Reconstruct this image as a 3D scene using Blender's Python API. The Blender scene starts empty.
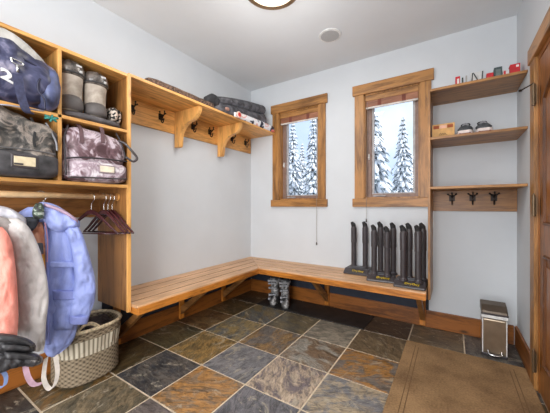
import bpy, bmesh, math, random
from mathutils import Vector, Matrix, noise
random.seed(7)
PI = math.pi
S = bpy.context.scene
COL = S.collection

# ------------------------------------------------------------------ camera
CX, CY, CH = 2.338, 0.0, 1.15
YAW = math.radians(32.8)
cam = bpy.data.objects.new('camera', bpy.data.cameras.new('camera'))
COL.objects.link(cam)
cam.location = (CX, CY, CH)
cam.rotation_euler = (PI/2, 0, YAW)
cam.data.sensor_width = 36
cam.data.lens = 18.0
cam.data.clip_start = 0.02
S.camera = cam

# ------------------------------------------------------------------ world, lights, exposure
S.view_settings.view_transform = 'Standard'
S.view_settings.look = 'None'
S.view_settings.gamma = 1
S.view_settings.use_curve_mapping = False
S.view_settings.exposure = -0.32

def lin(c):
    return tuple(((v/255)/12.92 if v/255 <= .04045 else ((v/255+.055)/1.055)**2.4) for v in c)
def rgba(c): return (*lin(c), 1)

w = bpy.data.worlds.new('winter_sky'); S.world = w; w.use_nodes = True
nt = w.node_tree; nt.nodes.clear()
wo = nt.nodes.new('ShaderNodeOutputWorld'); bg = nt.nodes.new('ShaderNodeBackground')
tc = nt.nodes.new('ShaderNodeTexCoord'); nz = nt.nodes.new('ShaderNodeTexNoise')
nz.inputs['Scale'].default_value = 5; nz.inputs['Detail'].default_value = 5
cr = nt.nodes.new('ShaderNodeValToRGB')
cr.color_ramp.elements[0].position = .40; cr.color_ramp.elements[0].color = rgba((200, 218, 243))
cr.color_ramp.elements[1].position = .62; cr.color_ramp.elements[1].color = rgba((238, 243, 250))
nt.links.new(tc.outputs['Generated'], nz.inputs['Vector']); nt.links.new(nz.outputs['Fac'], cr.inputs['Fac'])
nt.links.new(cr.outputs['Color'], bg.inputs['Color']); nt.links.new(bg.outputs[0], wo.inputs[0])
bg.inputs['Strength'].default_value = 1.75

def light(name, kind, loc, rot, energy, color=(1, 1, 1), **k):
    l = bpy.data.lights.new(name, kind); l.energy = energy; l.color = color
    for a, b in k.items(): setattr(l, a, b)
    o = bpy.data.objects.new(name, l); COL.objects.link(o); o.location = loc; o.rotation_euler = rot
    return o
light('sun', 'SUN', (0, 0, 6), (math.radians(58), 0, math.radians(80)), 5.0, (1, .96, .9), angle=.02)
# added fill light behind the camera, aimed at the left wall and jackets
light('rear_fill', 'AREA', (1.95, -1.55, 1.45), (PI/2, 0, math.radians(46)), 138, (1, .995, .985), shape='RECTANGLE', size=1.5, size_y=2.2)

# ------------------------------------------------------------------ pixel -> point in the room (places things on real planes)
FW = Vector((-math.sin(YAW), math.cos(YAW), 0)); RT = Vector((math.cos(YAW), math.sin(YAW), 0)); C0 = Vector((CX, CY, CH))
def ray(px, py): return FW + RT*((px-275)/275) + Vector((0, 0, (206.5-py)/275))
def onX(px, py, x): d = ray(px, py); return C0 + d*((x-CX)/d.x)
def onY(px, py, y): d = ray(px, py); return C0 + d*((y-CY)/d.y)
def onZ(px, py, z): d = ray(px, py); return C0 + d*((z-CH)/d.z)
def onP(px, py, p, n):
    d = ray(px, py); return C0 + d*((p-C0).dot(n)/d.dot(n))

# ------------------------------------------------------------------ helpers
ORG = {}
def tag(o, label=None, cat=None, group=None, kind=None):
    if label: o['label'] = label
    if cat: o['category'] = cat
    if group: o['group'] = group
    if kind: o['kind'] = kind
    return o
def thing(name, label, cat, loc=(0, 0, 0), group=None):
    o = bpy.data.objects.new(name, None); COL.objects.link(o); o.location = loc
    o.empty_display_size = .05
    ORG[o] = Vector(loc)
    return tag(o, label, cat, group)
def obj(name, bm, mats, parent=None, smooth=False, bev=0, label=None, sub=0, world=True):
    me = bpy.data.meshes.new(name)
    org = ORG.get(parent, Vector((0, 0, 0))) if world else Vector((0, 0, 0))
    if org.length: bmesh.ops.translate(bm, verts=bm.verts, vec=-org)
    bmesh.ops.recalc_face_normals(bm, faces=bm.faces)
    if smooth:
        for f in bm.faces: f.smooth = True
    bm.to_mesh(me); bm.free()
    if not isinstance(mats, (list, tuple)): mats = [mats]
    for m in mats: me.materials.append(m)
    o = bpy.data.objects.new(name, me); COL.objects.link(o)
    if parent: o.parent = parent; ORG[o] = org
    else: ORG[o] = Vector((0, 0, 0))
    if bev:
        b = o.modifiers.new('bevel', 'BEVEL'); b.width = bev; b.segments = 2; b.limit_method = 'ANGLE'
    if sub:
        s = o.modifiers.new('sub', 'SUBSURF'); s.levels = s.render_levels = sub
    if label: o['label'] = label
    return o
def single(name, bm, mats, label, cat, group=None, **k):
    """a thing of one mesh: origin moved to its base centre"""
    xs = [v.co.x for v in bm.verts]; ys = [v.co.y for v in bm.verts]; zs = [v.co.z for v in bm.verts]
    c = Vector(((min(xs)+max(xs))/2, (min(ys)+max(ys))/2, min(zs)))
    bmesh.ops.translate(bm, verts=bm.verts, vec=-c)
    o = obj(name, bm, mats, None, **k); o.location = c; ORG[o] = c
    return tag(o, label, cat, group)
def struct(name, bm, mats, **k): return tag(obj(name, bm, mats, None, **k), kind='structure')
def BM(): return bmesh.new()
def bx(bm, x0, x1, y0, y1, z0, z1, mi=0, rot=None, piv=None):
    v = [bm.verts.new((x, y, z)) for x in (x0, x1) for y in (y0, y1) for z in (z0, z1)]
    for q in ((0, 1, 3, 2), (4, 6, 7, 5), (0, 4, 5, 1), (2, 3, 7, 6), (0, 2, 6, 4), (1, 5, 7, 3)):
        f = bm.faces.new([v[i] for i in q]); f.material_index = mi
    if rot: bmesh.ops.rotate(bm, verts=v, cent=piv or ((x0+x1)/2, (y0+y1)/2, (z0+z1)/2), matrix=rot)
    return bm
def box(*a, **k): return bx(BM(), *a, **k)
def tube(bm, pts, r, n=8, mi=0, cap=True):
    pts = [Vector(p) for p in pts]
    if not isinstance(r, (list, tuple)): r = [r]*len(pts)
    rings = []; prev = None
    for i, p in enumerate(pts):
        t = (pts[min(i+1, len(pts)-1)]-pts[max(i-1, 0)]).normalized()
        if prev is None:
            a = Vector((0, 0, 1)) if abs(t.z) < .9 else Vector((1, 0, 0))
            u = t.cross(a).normalized()
        else: u = (prev - t*prev.dot(t)).normalized()
        prev = u; v = t.cross(u)
        rings.append([bm.verts.new(p + (u*math.cos(2*PI*k/n)+v*math.sin(2*PI*k/n))*r[i]) for k in range(n)])
    for a, b in zip(rings, rings[1:]):
        for k in range(n):
            f = bm.faces.new((a[k], a[(k+1) % n], b[(k+1) % n], b[k])); f.material_index = mi
    if cap:
        for rg in (rings[0], rings[-1]): f = bm.faces.new(rg); f.material_index = mi
    return bm
def spline(pts, n=8):
    pts = [Vector(p) for p in pts]; out = []
    for i in range(len(pts)-1):
        p0, p1, p2, p3 = pts[max(i-1, 0)], pts[i], pts[i+1], pts[min(i+2, len(pts)-1)]
        for k in range(n):
            t = k/n
            out.append(.5*((2*p1)+(p2-p0)*t+(2*p0-5*p1+4*p2-p3)*t*t+(3*p1-p0-3*p2+p3)*t**3))
    return out+[pts[-1]]
def lathe(bm, prof, c, n=24, mi=0, axis='z'):
    rings = []
    for r, h in prof:
        rg = []
        for k in range(n):
            a = 2*PI*k/n
            p = (r*math.cos(a), r*math.sin(a), h) if axis == 'z' else ((h, r*math.cos(a), r*math.sin(a)) if axis == 'x' else (r*math.cos(a), h, r*math.sin(a)))
            rg.append(bm.verts.new(Vector(p)+Vector(c)))
        rings.append(rg)
    for a, b in zip(rings, rings[1:]):
        for k in range(n):
            f = bm.faces.new((a[k], a[(k+1) % n], b[(k+1) % n], b[k])); f.material_index = mi
    for rg in (rings[0], rings[-1]): f = bm.faces.new(rg); f.material_index = mi
    return bm
def prism(bm, poly, vec, mi=0):
    """closed polygon of 3D points pushed along vec"""
    a = [bm.verts.new(Vector(p)) for p in poly]; b = [bm.verts.new(Vector(p)+Vector(vec)) for p in poly]
    n = len(a)
    for f in (bm.faces.new(a), bm.faces.new(b)): f.material_index = mi
    for k in range(n): f = bm.faces.new((a[k], a[(k+1) % n], b[(k+1) % n], b[k])); f.material_index = mi
    return bm
def ribbon(bm, pts, side, wd, th=.003, mi=0, k=6):
    pts = spline(pts, k); side = Vector(side).normalized(); rings = []
    for i, p in enumerate(pts):
        t = (pts[min(i+1, len(pts)-1)]-pts[max(i-1, 0)]).normalized()
        n = t.cross(side)
        n = n.normalized() if n.length > 1e-4 else Vector((1, 0, 0))
        s = side
        rings.append([bm.verts.new(p+s*a*wd/2+n*b*th/2) for a, b in ((-1, -1), (1, -1), (1, 1), (-1, 1))])
    for a, b in zip(rings, rings[1:]):
        for q in range(4): f = bm.faces.new((a[q], a[(q+1) % 4], b[(q+1) % 4], b[q])); f.material_index = mi
    for rg in (rings[0], rings[-1]): bm.faces.new(rg).material_index = mi
    return bm
def fnoise(p, s, seed=0): return noise.noise(Vector((p.x*s+seed*7.3, p.y*s-seed*3.1, p.z*s+seed)))
def sbox(bm, c, size, n=4.0, seg=14, amp=.01, freq=9, seed=0, rot=None, shape=None, ridge=0):
    """soft stuffed box: superellipsoid with wrinkles"""
    c = Vector(c); vs = {}
    g = bmesh.new(); bmesh.ops.create_cube(g, size=2); bmesh.ops.subdivide_edges(g, edges=g.edges, cuts=seg, use_grid_fill=True)
    for v in g.verts:
        d = v.co.copy()
        d = Vector([math.copysign(math.sin(abs(q)*PI/2*.98)**.9 if n < 3 else abs(q), q) for q in d])
        L = (abs(d.x)**n+abs(d.y)**n+abs(d.z)**n)**(1/n)
        p = d/L
        q = Vector((p.x*size[0]/2, p.y*size[1]/2, p.z*size[2]/2))
        if shape: q = Vector(shape(q, p))
        a = amp*(fnoise(q, freq, seed)+.5*fnoise(q, freq*2.3, seed+3))
        if ridge: a += ridge*(1-abs(fnoise(q, freq*.8, seed+9))*3)
        q += p.normalized()*a
        if rot: q = rot @ q
        v.co = q+c
    off = {v: bm.verts.new(v.co) for v in g.verts}
    for f in g.faces: bm.faces.new([off[v] for v in f.verts])
    g.free(); return bm
def loft(bm, A, B, N, T, seg=20, rows=26, amp=.0, freq=(14, 5), seed=0, back=.6, power=.62, mi=0, cut=None):
    """cloth body between two guide curves A and B (left and right edge), bulging T towards N"""
    N = Vector(N).normalized()
    A = resample(spline(A, 6), rows); B = resample(spline(B, 6), rows)
    rings = []
    for i, (a, b) in enumerate(zip(A, B)):
        s = i/(rows-1)
        edge = min(1, math.sin(PI*min(max(s, .0), 1))*3.2+.12)
        t_ = T(s) if callable(T) else T
        rg = []
        for k in range(2*seg):
            th = 2*PI*k/(2*seg)
            u = .5-.5*math.cos(th); vv = math.sin(th)
            h = math.copysign(abs(vv)**power, vv)*t_*edge
            if h < 0: h *= back
            p = a.lerp(b, u)
            wdt = (b-a).length
            uu = u*wdt
            f = noise.noise(Vector((uu*freq[0]+seed*5.1, s*freq[1], seed)))+.55*noise.noise(Vector((uu*freq[0]*2.1+s*6, s*freq[1]*1.7, seed+4.4)))
            f -= .55*(1-min(1, abs(noise.noise(Vector((uu*freq[0]*.9+s*9+seed, s*freq[1]*2.2-uu*9, seed*2.))))*7))
            h2 = amp*f*(min(1, abs(vv)*2)) if vv >= 0 else amp*.3*f
            rg.append(bm.verts.new(p+N*(h+h2)))
        rings.append(rg)
    m = 2*seg
    for a, b in zip(rings, rings[1:]):
        for k in range(m): bm.faces.new((a[k], a[(k+1) % m], b[(k+1) % m], b[k])).material_index = mi
    for rg in (rings[0], rings[-1]): bm.faces.new(rg).material_index = mi
    return bm
def resample(pts, n):
    L = [0]
    for a, b in zip(pts, pts[1:]): L.append(L[-1]+(b-a).length)
    out = []; j = 0
    for i in range(n):
        d = L[-1]*i/(n-1)
        while j < len(L)-2 and L[j+1] < d: j += 1
        t = (d-L[j])/max(1e-9, L[j+1]-L[j]); out.append(pts[j].lerp(pts[j+1], min(1, max(0, t))))
    return out
def garment(bm, outline, p, n, T, push=0, **k):
    k['rows'] = int(k.get('rows', 26)*1.6); k.setdefault('seg', 30)
    """rows = (py, pxL, pxR) read on the vertical plane through p facing n"""
    p = Vector(p); n = Vector(n).normalized(); q = p+n*push
    A = [onP(l, y, q, n) for y, l, r in outline]; B = [onP(r, y, q, n) for y, l, r in outline]
    return loft(bm, A, B, n, T, **k)
def garment_h(bm, cols, p, n, T, push=0, **k):
    p = Vector(p); n = Vector(n).normalized(); q = p+n*push
    A = [onP(x, a, q, n) for x, a, b in cols]; B = [onP(x, b, q, n) for x, a, b in cols]
    return loft(bm, A, B, n, T, **k)
def text_bm(s, size, depth=.001, fat=0):
    cu = bpy.data.curves.new('t', 'FONT'); cu.body = s; cu.size = size; cu.extrude = depth; cu.offset = fat; cu.align_x = 'CENTER'; cu.align_y = 'CENTER'
    o = bpy.data.objects.new('t', cu); COL.objects.link(o)
    bpy.context.view_layer.update()
    me = bpy.data.meshes.new_from_object(o.evaluated_get(bpy.context.evaluated_depsgraph_get()))
    bm = BM(); bm.from_mesh(me); bpy.data.objects.remove(o); bpy.data.curves.remove(cu); bpy.data.meshes.remove(me)
    return bm
def copy_tree(o, parent=None):
    c = o.copy(); COL.objects.link(c)
    if parent: c.parent = parent
    for ch in [q for q in bpy.data.objects if q.parent == o]: copy_tree(ch, c)
    return c

# ------------------------------------------------------------------ materials
def newmat(name, rough=.6, metal=0, spec=.5):
    m = bpy.data.materials.new(name); m.use_nodes = True
    b = m.node_tree.nodes['Principled BSDF']
    b.inputs['Roughness'].default_value = rough; b.inputs['Metallic'].default_value = metal
    b.inputs['Specular IOR Level'].default_value = spec
    return m, m.node_tree, b
def ramp(nt, stops):
    r = nt.nodes.new('ShaderNodeValToRGB'); e = r.color_ramp.elements
    while len(e) < len(stops): e.new(.5)
    for q, (p, c) in zip(e, stops): q.position = p; q.color = rgba(c)
    return r
def coords(nt, scale=(1, 1, 1), rot=(0, 0, 0), kind='Object'):
    t = nt.nodes.new('ShaderNodeTexCoord'); m = nt.nodes.new('ShaderNodeMapping')
    m.inputs['Scale'].default_value = scale; m.inputs['Rotation'].default_value = rot
    nt.links.new(t.outputs[kind], m.inputs['Vector']); return m
def nodenoise(nt, mp, scale, detail=4, rough=.55, dist=0):
    n = nt.nodes.new('ShaderNodeTexNoise'); n.inputs['Scale'].default_value = scale; n.inputs['Detail'].default_value = detail
    n.inputs['Roughness'].default_value = rough; n.inputs['Distortion'].default_value = dist
    nt.links.new(mp.outputs[0], n.inputs['Vector']); return n
def bump(nt, b, src, strength=.2, dist=.01):
    bu = nt.nodes.new('ShaderNodeBump'); bu.inputs['Strength'].default_value = strength; bu.inputs['Distance'].default_value = dist
    nt.links.new(src, bu.inputs['Height']); nt.links.new(bu.outputs[0], b.inputs['Normal'])
def plain(name, col, rough=.6, metal=0, vary=.06, scale=20, bmp=0):
    m, nt, b = newmat(name, rough, metal)
    n = nodenoise(nt, coords(nt), scale)
    c2 = tuple(max(0, v*(1-vary*2)) for v in col); c1 = tuple(min(255, v*(1+vary)) for v in col)
    r = ramp(nt, [(.3, c2), (.7, c1)]); nt.links.new(n.outputs['Fac'], r.inputs['Fac']); nt.links.new(r.outputs[0], b.inputs['Base Color'])
    if bmp: bump(nt, b, n.outputs['Fac'], bmp)
    return m
def wood(name, col, dark, axis='y', rough=.42, grain=1.0, knots=True):
    m, nt, b = newmat(name, rough)
    sc = {'x': (1.6, 14, 14), 'y': (14, 1.6, 14), 'z': (14, 14, 1.6)}[axis]
    mp = coords(nt, sc)
    n = nodenoise(nt, mp, 1.3*grain, 6, .6, .9)
    mp2 = coords(nt, tuple(v*4 for v in sc)); n2 = nodenoise(nt, mp2, 2.0, 3, .6)
    n3 = nodenoise(nt, coords(nt), 2.2, 2)
    a = nt.nodes.new('ShaderNodeMath'); a.operation = 'MULTIPLY_ADD'; a.inputs[1].default_value = .35
    nt.links.new(n2.outputs['Fac'], a.inputs[0]); nt.links.new(n.outputs['Fac'], a.inputs[2])
    a2 = nt.nodes.new('ShaderNodeMath'); a2.operation = 'MULTIPLY_ADD'; a2.inputs[1].default_value = .5
    nt.links.new(n3.outputs['Fac'], a2.inputs[0]); nt.links.new(a.outputs[0], a2.inputs[2])
    mid = tuple((p+q)/2 for p, q in zip(col, dark)); hi = tuple(min(255, v*1.08) for v in col)
    r = ramp(nt, [(.62, dark), (.80, mid), (.95, col), (1.0, hi)]); nt.links.new(a2.outputs[0], r.inputs['Fac'])
    last = r.outputs[0]
    if knots:
        ks = {'x': (2.2, 6, 6), 'y': (6, 2.2, 6), 'z': (6, 6, 2.2)}[axis]
        v = nt.nodes.new('ShaderNodeTexVoronoi'); v.inputs['Scale'].default_value = 1.0
        nt.links.new(coords(nt, ks).outputs[0], v.inputs['Vector'])
        kr = ramp(nt, [(.03, (90, 90, 90)), (.10, (255, 255, 255))]); nt.links.new(v.outputs['Distance'], kr.inputs['Fac'])
        mx = nt.nodes.new('ShaderNodeMix'); mx.data_type = 'RGBA'; mx.blend_type = 'MULTIPLY'; mx.inputs[0].default_value = .8
        nt.links.new(last, mx.inputs[6]); nt.links.new(kr.outputs[0], mx.inputs[7]); last = mx.outputs[2]
    nt.links.new(last, b.inputs['Base Color'])
    bump(nt, b, n.outputs['Fac'], .06)
    return m
def pattern(name, stops, scale=12, rough=.6, dist=.5, detail=3, aniso=(1, 1, 1), bmp=.1, metal=0):
    m, nt, b = newmat(name, rough, metal)
    n = nodenoise(nt, coords(nt, aniso), scale, detail, .6, dist)
    r = ramp(nt, stops); nt.links.new(n.outputs['Fac'], r.inputs['Fac']); nt.links.new(r.outputs[0], b.inputs['Base Color'])
    if bmp: bump(nt, b, n.outputs['Fac'], bmp)
    return m

M = {}
for ax in 'xyz':
    M['honey_'+ax] = wood('honey wood '+ax, (212, 158, 90), (150, 100, 48), ax)
    M['trim_'+ax] = wood('window trim wood '+ax, (164, 116, 64), (98, 64, 32), ax)
    M['bench_'+ax] = wood('bench plank wood '+ax, (206, 164, 124), (180, 136, 98), ax, rough=.4, grain=1.2)
    M['orange_'+ax] = wood('orange stained wood '+ax, (190, 120, 48), (118, 66, 20), ax, rough=.35)
    M['brown_'+ax] = wood('brown stained wood '+ax, (148, 102, 56), (86, 54, 26), ax)
    M['base_'+ax] = wood('baseboard wood '+ax, (144, 86, 34), (74, 40, 14), ax)
    M['door_'+ax] = wood('door wood '+ax, (138, 84, 36), (78, 42, 16), ax, rough=.35)
M['wall'] = plain('wall paint', (208, 212, 216), .85, vary=.008, scale=3)
M['ceiling'] = plain('ceiling paint', (222, 225, 228), .9, vary=.006, scale=3)
M['dark_wall'] = plain('dark navy strip', (44, 50, 64), .7)
M['iron'] = plain('dark bronze iron', (44, 36, 32), .45, .7)
M['steel'] = plain('brushed steel', (176, 160, 140), .3, .85, vary=.05, scale=8)
M['chrome'] = plain('chrome', (210, 210, 210), .2, 1)
M['black'] = plain('black plastic', (64, 58, 60), .33)
M['black2'] = plain('dark rubber', (30, 29, 30), .7)
M['white'] = plain('white plastic', (228, 228, 226), .5)
M['vinyl'] = plain('tan window sash', (138, 112, 100), .5)
M['silver_vinyl'] = plain('grey window bead', (176, 172, 172), .5)

# ------------------------------------------------------------------ room shell
W_, D_, H_, R_ = 2.79, 3.01, 2.74, -2.0
M['grout'] = plain('tile grout', (212, 194, 168), .8)
def slate():
    m, nt, b = newmat('slate tile', .36)
    at = nt.nodes.new('ShaderNodeAttribute'); at.attribute_name = 'ca'
    at2 = nt.nodes.new('ShaderNodeAttribute'); at2.attribute_name = 'cb'
    at3 = nt.nodes.new('ShaderNodeAttribute'); at3.attribute_name = 'cr'
    sp = nt.nodes.new('ShaderNodeSeparateColor'); nt.links.new(at3.outputs['Color'], sp.inputs[0])
    an = nt.nodes.new('ShaderNodeMath'); an.operation = 'MULTIPLY'; an.inputs[1].default_value = 3.1; nt.links.new(sp.outputs[2], an.inputs[0])
    vr = nt.nodes.new('ShaderNodeVectorRotate'); vr.rotation_type = 'Z_AXIS'; nt.links.new(coords(nt).outputs[0], vr.inputs['Vector']); nt.links.new(an.outputs[0], vr.inputs['Angle'])
    ad = nt.nodes.new('ShaderNodeVectorMath'); ad.operation = 'MULTIPLY_ADD'; ad.inputs[1].default_value = (9, 9, 9)
    nt.links.new(at3.outputs['Color'], ad.inputs[0]); nt.links.new(vr.outputs[0], ad.inputs[2])
    def cm(scale):
        m_ = nt.nodes.new('ShaderNodeMapping'); m_.inputs['Scale'].default_value = scale; nt.links.new(ad.outputs[0], m_.inputs['Vector']); return m_
    n = nodenoise(nt, cm((1, 1.7, 1)), 4.6, 14, .78, 1.3)
    r = ramp(nt, [(.44, (0, 0, 0)), (.54, (255, 255, 255))]); nt.links.new(n.outputs['Fac'], r.inputs['Fac'])
    mx = nt.nodes.new('ShaderNodeMix'); mx.data_type = 'RGBA'
    nt.links.new(r.outputs[0], mx.inputs[0]); nt.links.new(at.outputs['Color'], mx.inputs[6]); nt.links.new(at2.outputs['Color'], mx.inputs[7])
    n2 = nodenoise(nt, cm((2, 6, 1)), 6, 12, .8, 1.2)
    r2 = ramp(nt, [(.40, (76, 74, 74)), (.5, (214, 212, 210)), (.58, (255, 255, 255))]); nt.links.new(n2.outputs['Fac'], r2.inputs['Fac'])
    m2 = nt.nodes.new('ShaderNodeMix'); m2.data_type = 'RGBA'; m2.blend_type = 'MULTIPLY'; m2.inputs[0].default_value = .75
    nt.links.new(mx.outputs[2], m2.inputs[6]); nt.links.new(r2.outputs[0], m2.inputs[7])
    n3 = nodenoise(nt, cm((1, 1.4, 1)), 4.4, 14, .8, 1.8)
    r3 = ramp(nt, [(.56, (0, 0, 0)), (.60, (215, 215, 215))]); nt.links.new(n3.outputs['Fac'], r3.inputs['Fac'])
    m3 = nt.nodes.new('ShaderNodeMix'); m3.data_type = 'RGBA'; m3.inputs[7].default_value = rgba((172, 162, 142))
    nt.links.new(r3.outputs[0], m3.inputs[0]); nt.links.new(m2.outputs[2], m3.inputs[6])
    nt.links.new(m3.outputs[2], b.inputs['Base Color'])
    bump(nt, b, n.outputs['Fac'], .35, .008)
    rr = nt.nodes.new('ShaderNodeMapRange'); rr.inputs[3].default_value = .20; rr.inputs[4].default_value = .45
    nt.links.new(n2.outputs['Fac'], rr.inputs[0]); nt.links.new(rr.outputs[0], b.inputs['Roughness'])
    return m
M['slate'] = slate()
P = .4035
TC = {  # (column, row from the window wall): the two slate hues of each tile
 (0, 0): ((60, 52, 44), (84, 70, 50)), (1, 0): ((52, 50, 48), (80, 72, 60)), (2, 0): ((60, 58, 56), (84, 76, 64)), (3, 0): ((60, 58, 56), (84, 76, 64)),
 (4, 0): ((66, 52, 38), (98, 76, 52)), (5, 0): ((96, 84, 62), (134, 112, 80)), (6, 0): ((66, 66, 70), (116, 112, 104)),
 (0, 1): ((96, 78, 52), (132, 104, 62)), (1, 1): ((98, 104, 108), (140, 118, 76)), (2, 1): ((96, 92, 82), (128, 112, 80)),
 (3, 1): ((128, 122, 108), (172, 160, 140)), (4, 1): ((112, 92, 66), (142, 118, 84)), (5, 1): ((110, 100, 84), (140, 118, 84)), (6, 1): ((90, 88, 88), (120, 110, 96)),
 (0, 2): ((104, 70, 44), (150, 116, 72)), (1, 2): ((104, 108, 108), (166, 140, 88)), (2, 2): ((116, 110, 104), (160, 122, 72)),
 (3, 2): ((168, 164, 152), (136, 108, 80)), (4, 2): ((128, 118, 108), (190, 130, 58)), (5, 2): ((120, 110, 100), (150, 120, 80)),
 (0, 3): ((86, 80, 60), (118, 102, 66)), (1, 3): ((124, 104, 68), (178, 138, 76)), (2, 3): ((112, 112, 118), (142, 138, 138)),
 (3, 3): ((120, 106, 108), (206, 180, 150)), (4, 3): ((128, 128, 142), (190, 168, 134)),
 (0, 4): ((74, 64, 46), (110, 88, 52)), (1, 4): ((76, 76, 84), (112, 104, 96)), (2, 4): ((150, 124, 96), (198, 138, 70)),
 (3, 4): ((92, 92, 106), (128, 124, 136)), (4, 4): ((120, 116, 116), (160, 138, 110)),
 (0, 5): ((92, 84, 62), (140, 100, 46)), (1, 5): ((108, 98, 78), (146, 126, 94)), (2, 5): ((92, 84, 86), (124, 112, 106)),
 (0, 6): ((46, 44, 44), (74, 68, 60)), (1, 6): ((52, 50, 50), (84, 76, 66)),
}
bm = BM(); bx(bm, -.02, W_+.3, R_-.1, D_+.02, -.06, -.004, 0)
ca = {}; y = D_-.005
for j in range(13):
    for i in range(8):
        x0 = i*P; x1 = min(x0+P, W_+.25); y1 = D_-.005-j*P; y0 = y1-P
        if x1-x0 < .02: continue
        g = .0055; n0 = len(bm.faces)
        t = bmesh.new(); bx(t, x0+g, x1-g, max(y0, R_)+g, min(y1, D_)-g, -.02, 0)
        bmesh.ops.bevel(t, geom=[e for e in t.edges if all(v.co.z > -.01 for v in e.verts)], offset=.002, segments=1, affect='EDGES')
        off = {v: bm.verts.new(v.co) for v in t.verts}
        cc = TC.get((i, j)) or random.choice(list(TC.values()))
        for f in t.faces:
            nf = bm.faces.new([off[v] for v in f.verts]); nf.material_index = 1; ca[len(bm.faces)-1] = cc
        t.free()
bm.faces.ensure_lookup_table()
la = bm.loops.layers.float_color.new('ca'); lb = bm.loops.layers.float_color.new('cb'); lc = bm.loops.layers.float_color.new('cr'); rr_ = {}
for k, cc in ca.items():
    ci = bm.faces[k].calc_center_median(); key = (int(ci.x/P), int((D_-.005-ci.y)/P))
    if key not in rr_: rr_[key] = (random.random(), random.random(), random.random(), 1)
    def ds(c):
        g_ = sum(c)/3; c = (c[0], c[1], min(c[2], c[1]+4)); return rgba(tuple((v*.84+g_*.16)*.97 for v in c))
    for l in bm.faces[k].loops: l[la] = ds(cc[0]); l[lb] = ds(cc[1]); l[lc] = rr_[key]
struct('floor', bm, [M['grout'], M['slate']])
struct('ceiling', box(-.1, W_+.3, R_-.1, D_+.2, H_, H_+.1), M['ceiling'])
struct('wall_left', box(-.12, 0, R_-.1, D_+.15, -.06, H_), M['wall'])
# window wall with two openings
WIN = [(.46, 1.016, 1.235, 2.35), (1.539, 2.075, 1.235, 2.35)]
bm = BM(); xs = [0, WIN[0][0], WIN[0][1], WIN[1][0], WIN[1][1], W_+.15]
for i in range(5):
    if i in (1, 3):
        bx(bm, xs[i], xs[i+1], D_, D_+.15, -.06, 1.235); bx(bm, xs[i], xs[i+1], D_, D_+.15, 2.35, H_)
    else: bx(bm, xs[i], xs[i+1], D_, D_+.15, -.06, H_)
struct('wall_back', bm, M['wall'])
# right wall with door opening
DY0, DY1, DZ = 1.40, 2.335, 2.085
bm = BM(); bx(bm, W_, W_+.13, DY1, D_+.15, -.06, H_); bx(bm, W_, W_+.13, R_-.1, DY0, -.06, H_); bx(bm, W_, W_+.13, DY0, DY1, DZ, H_)
struct('wall_right', bm, M['wall'])
bm = BM(); bx(bm, -.12, .1, R_-.1, R_, -.06, H_); bx(bm, 2.6, W_+.13, R_-.1, R_, -.06, H_); bx(bm, .1, 2.6, R_-.1, R_, 2.65, H_); bx(bm, .1, 2.6, R_-.1, R_, -.06, .3)
struct('wall_front', bm, M['wall'])  # unseen wall, its wide opening added to let sky light in
# baseboards
def baseboard(name, *a, m):
    bm = box(*a); struct(name, bm, m, bev=.005)
baseboard('baseboard_left', 0, .018, R_, D_, 0, .155, m=M['base_y'])
baseboard('baseboard_back', .018, W_-.02, D_-.018, D_, 0, .16, m=M['base_x'])
baseboard('baseboard_right', W_-.018, W_, DY1+.105, D_-.018, 0, .165, m=M['base_y'])
baseboard('baseboard_front', W_-.018, W_, R_, DY0-.105, 0, .165, m=M['base_y'])
struct('trim_1', box(0, .006, 1.09, D_, .155, .40), M['dark_wall'])  # thin dark navy strips on both walls below the bench
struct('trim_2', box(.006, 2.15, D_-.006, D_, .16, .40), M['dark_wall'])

# windows
def glassmat():
    m = bpy.data.materials.new('window glass'); m.use_nodes = True; nt = m.node_tree; nt.nodes.clear()
    o = nt.nodes.new('ShaderNodeOutputMaterial'); t = nt.nodes.new('ShaderNodeBsdfTransparent'); g = nt.nodes.new('ShaderNodeBsdfGlossy')
    g.inputs['Roughness'].default_value = .02; mx = nt.nodes.new('ShaderNodeMixShader'); mx.inputs[0].default_value = .02
    n = nodenoise(nt, coords(nt), 3); r = ramp(nt, [(0, (246, 249, 251)), (1, (250, 252, 253))]); nt.links.new(n.outputs['Fac'], r.inputs['Fac']); nt.links.new(r.outputs[0], t.inputs['Color'])
    nt.links.new(t.outputs[0], mx.inputs[1]); nt.links.new(g.outputs[0], mx.inputs[2]); nt.links.new(mx.outputs[0], o.inputs[0]); return m
M['glass'] = glassmat()
M['blind'] = wood('reddish wood blind', (156, 104, 76), (112, 68, 48), 'x', rough=.5, knots=False)
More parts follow.
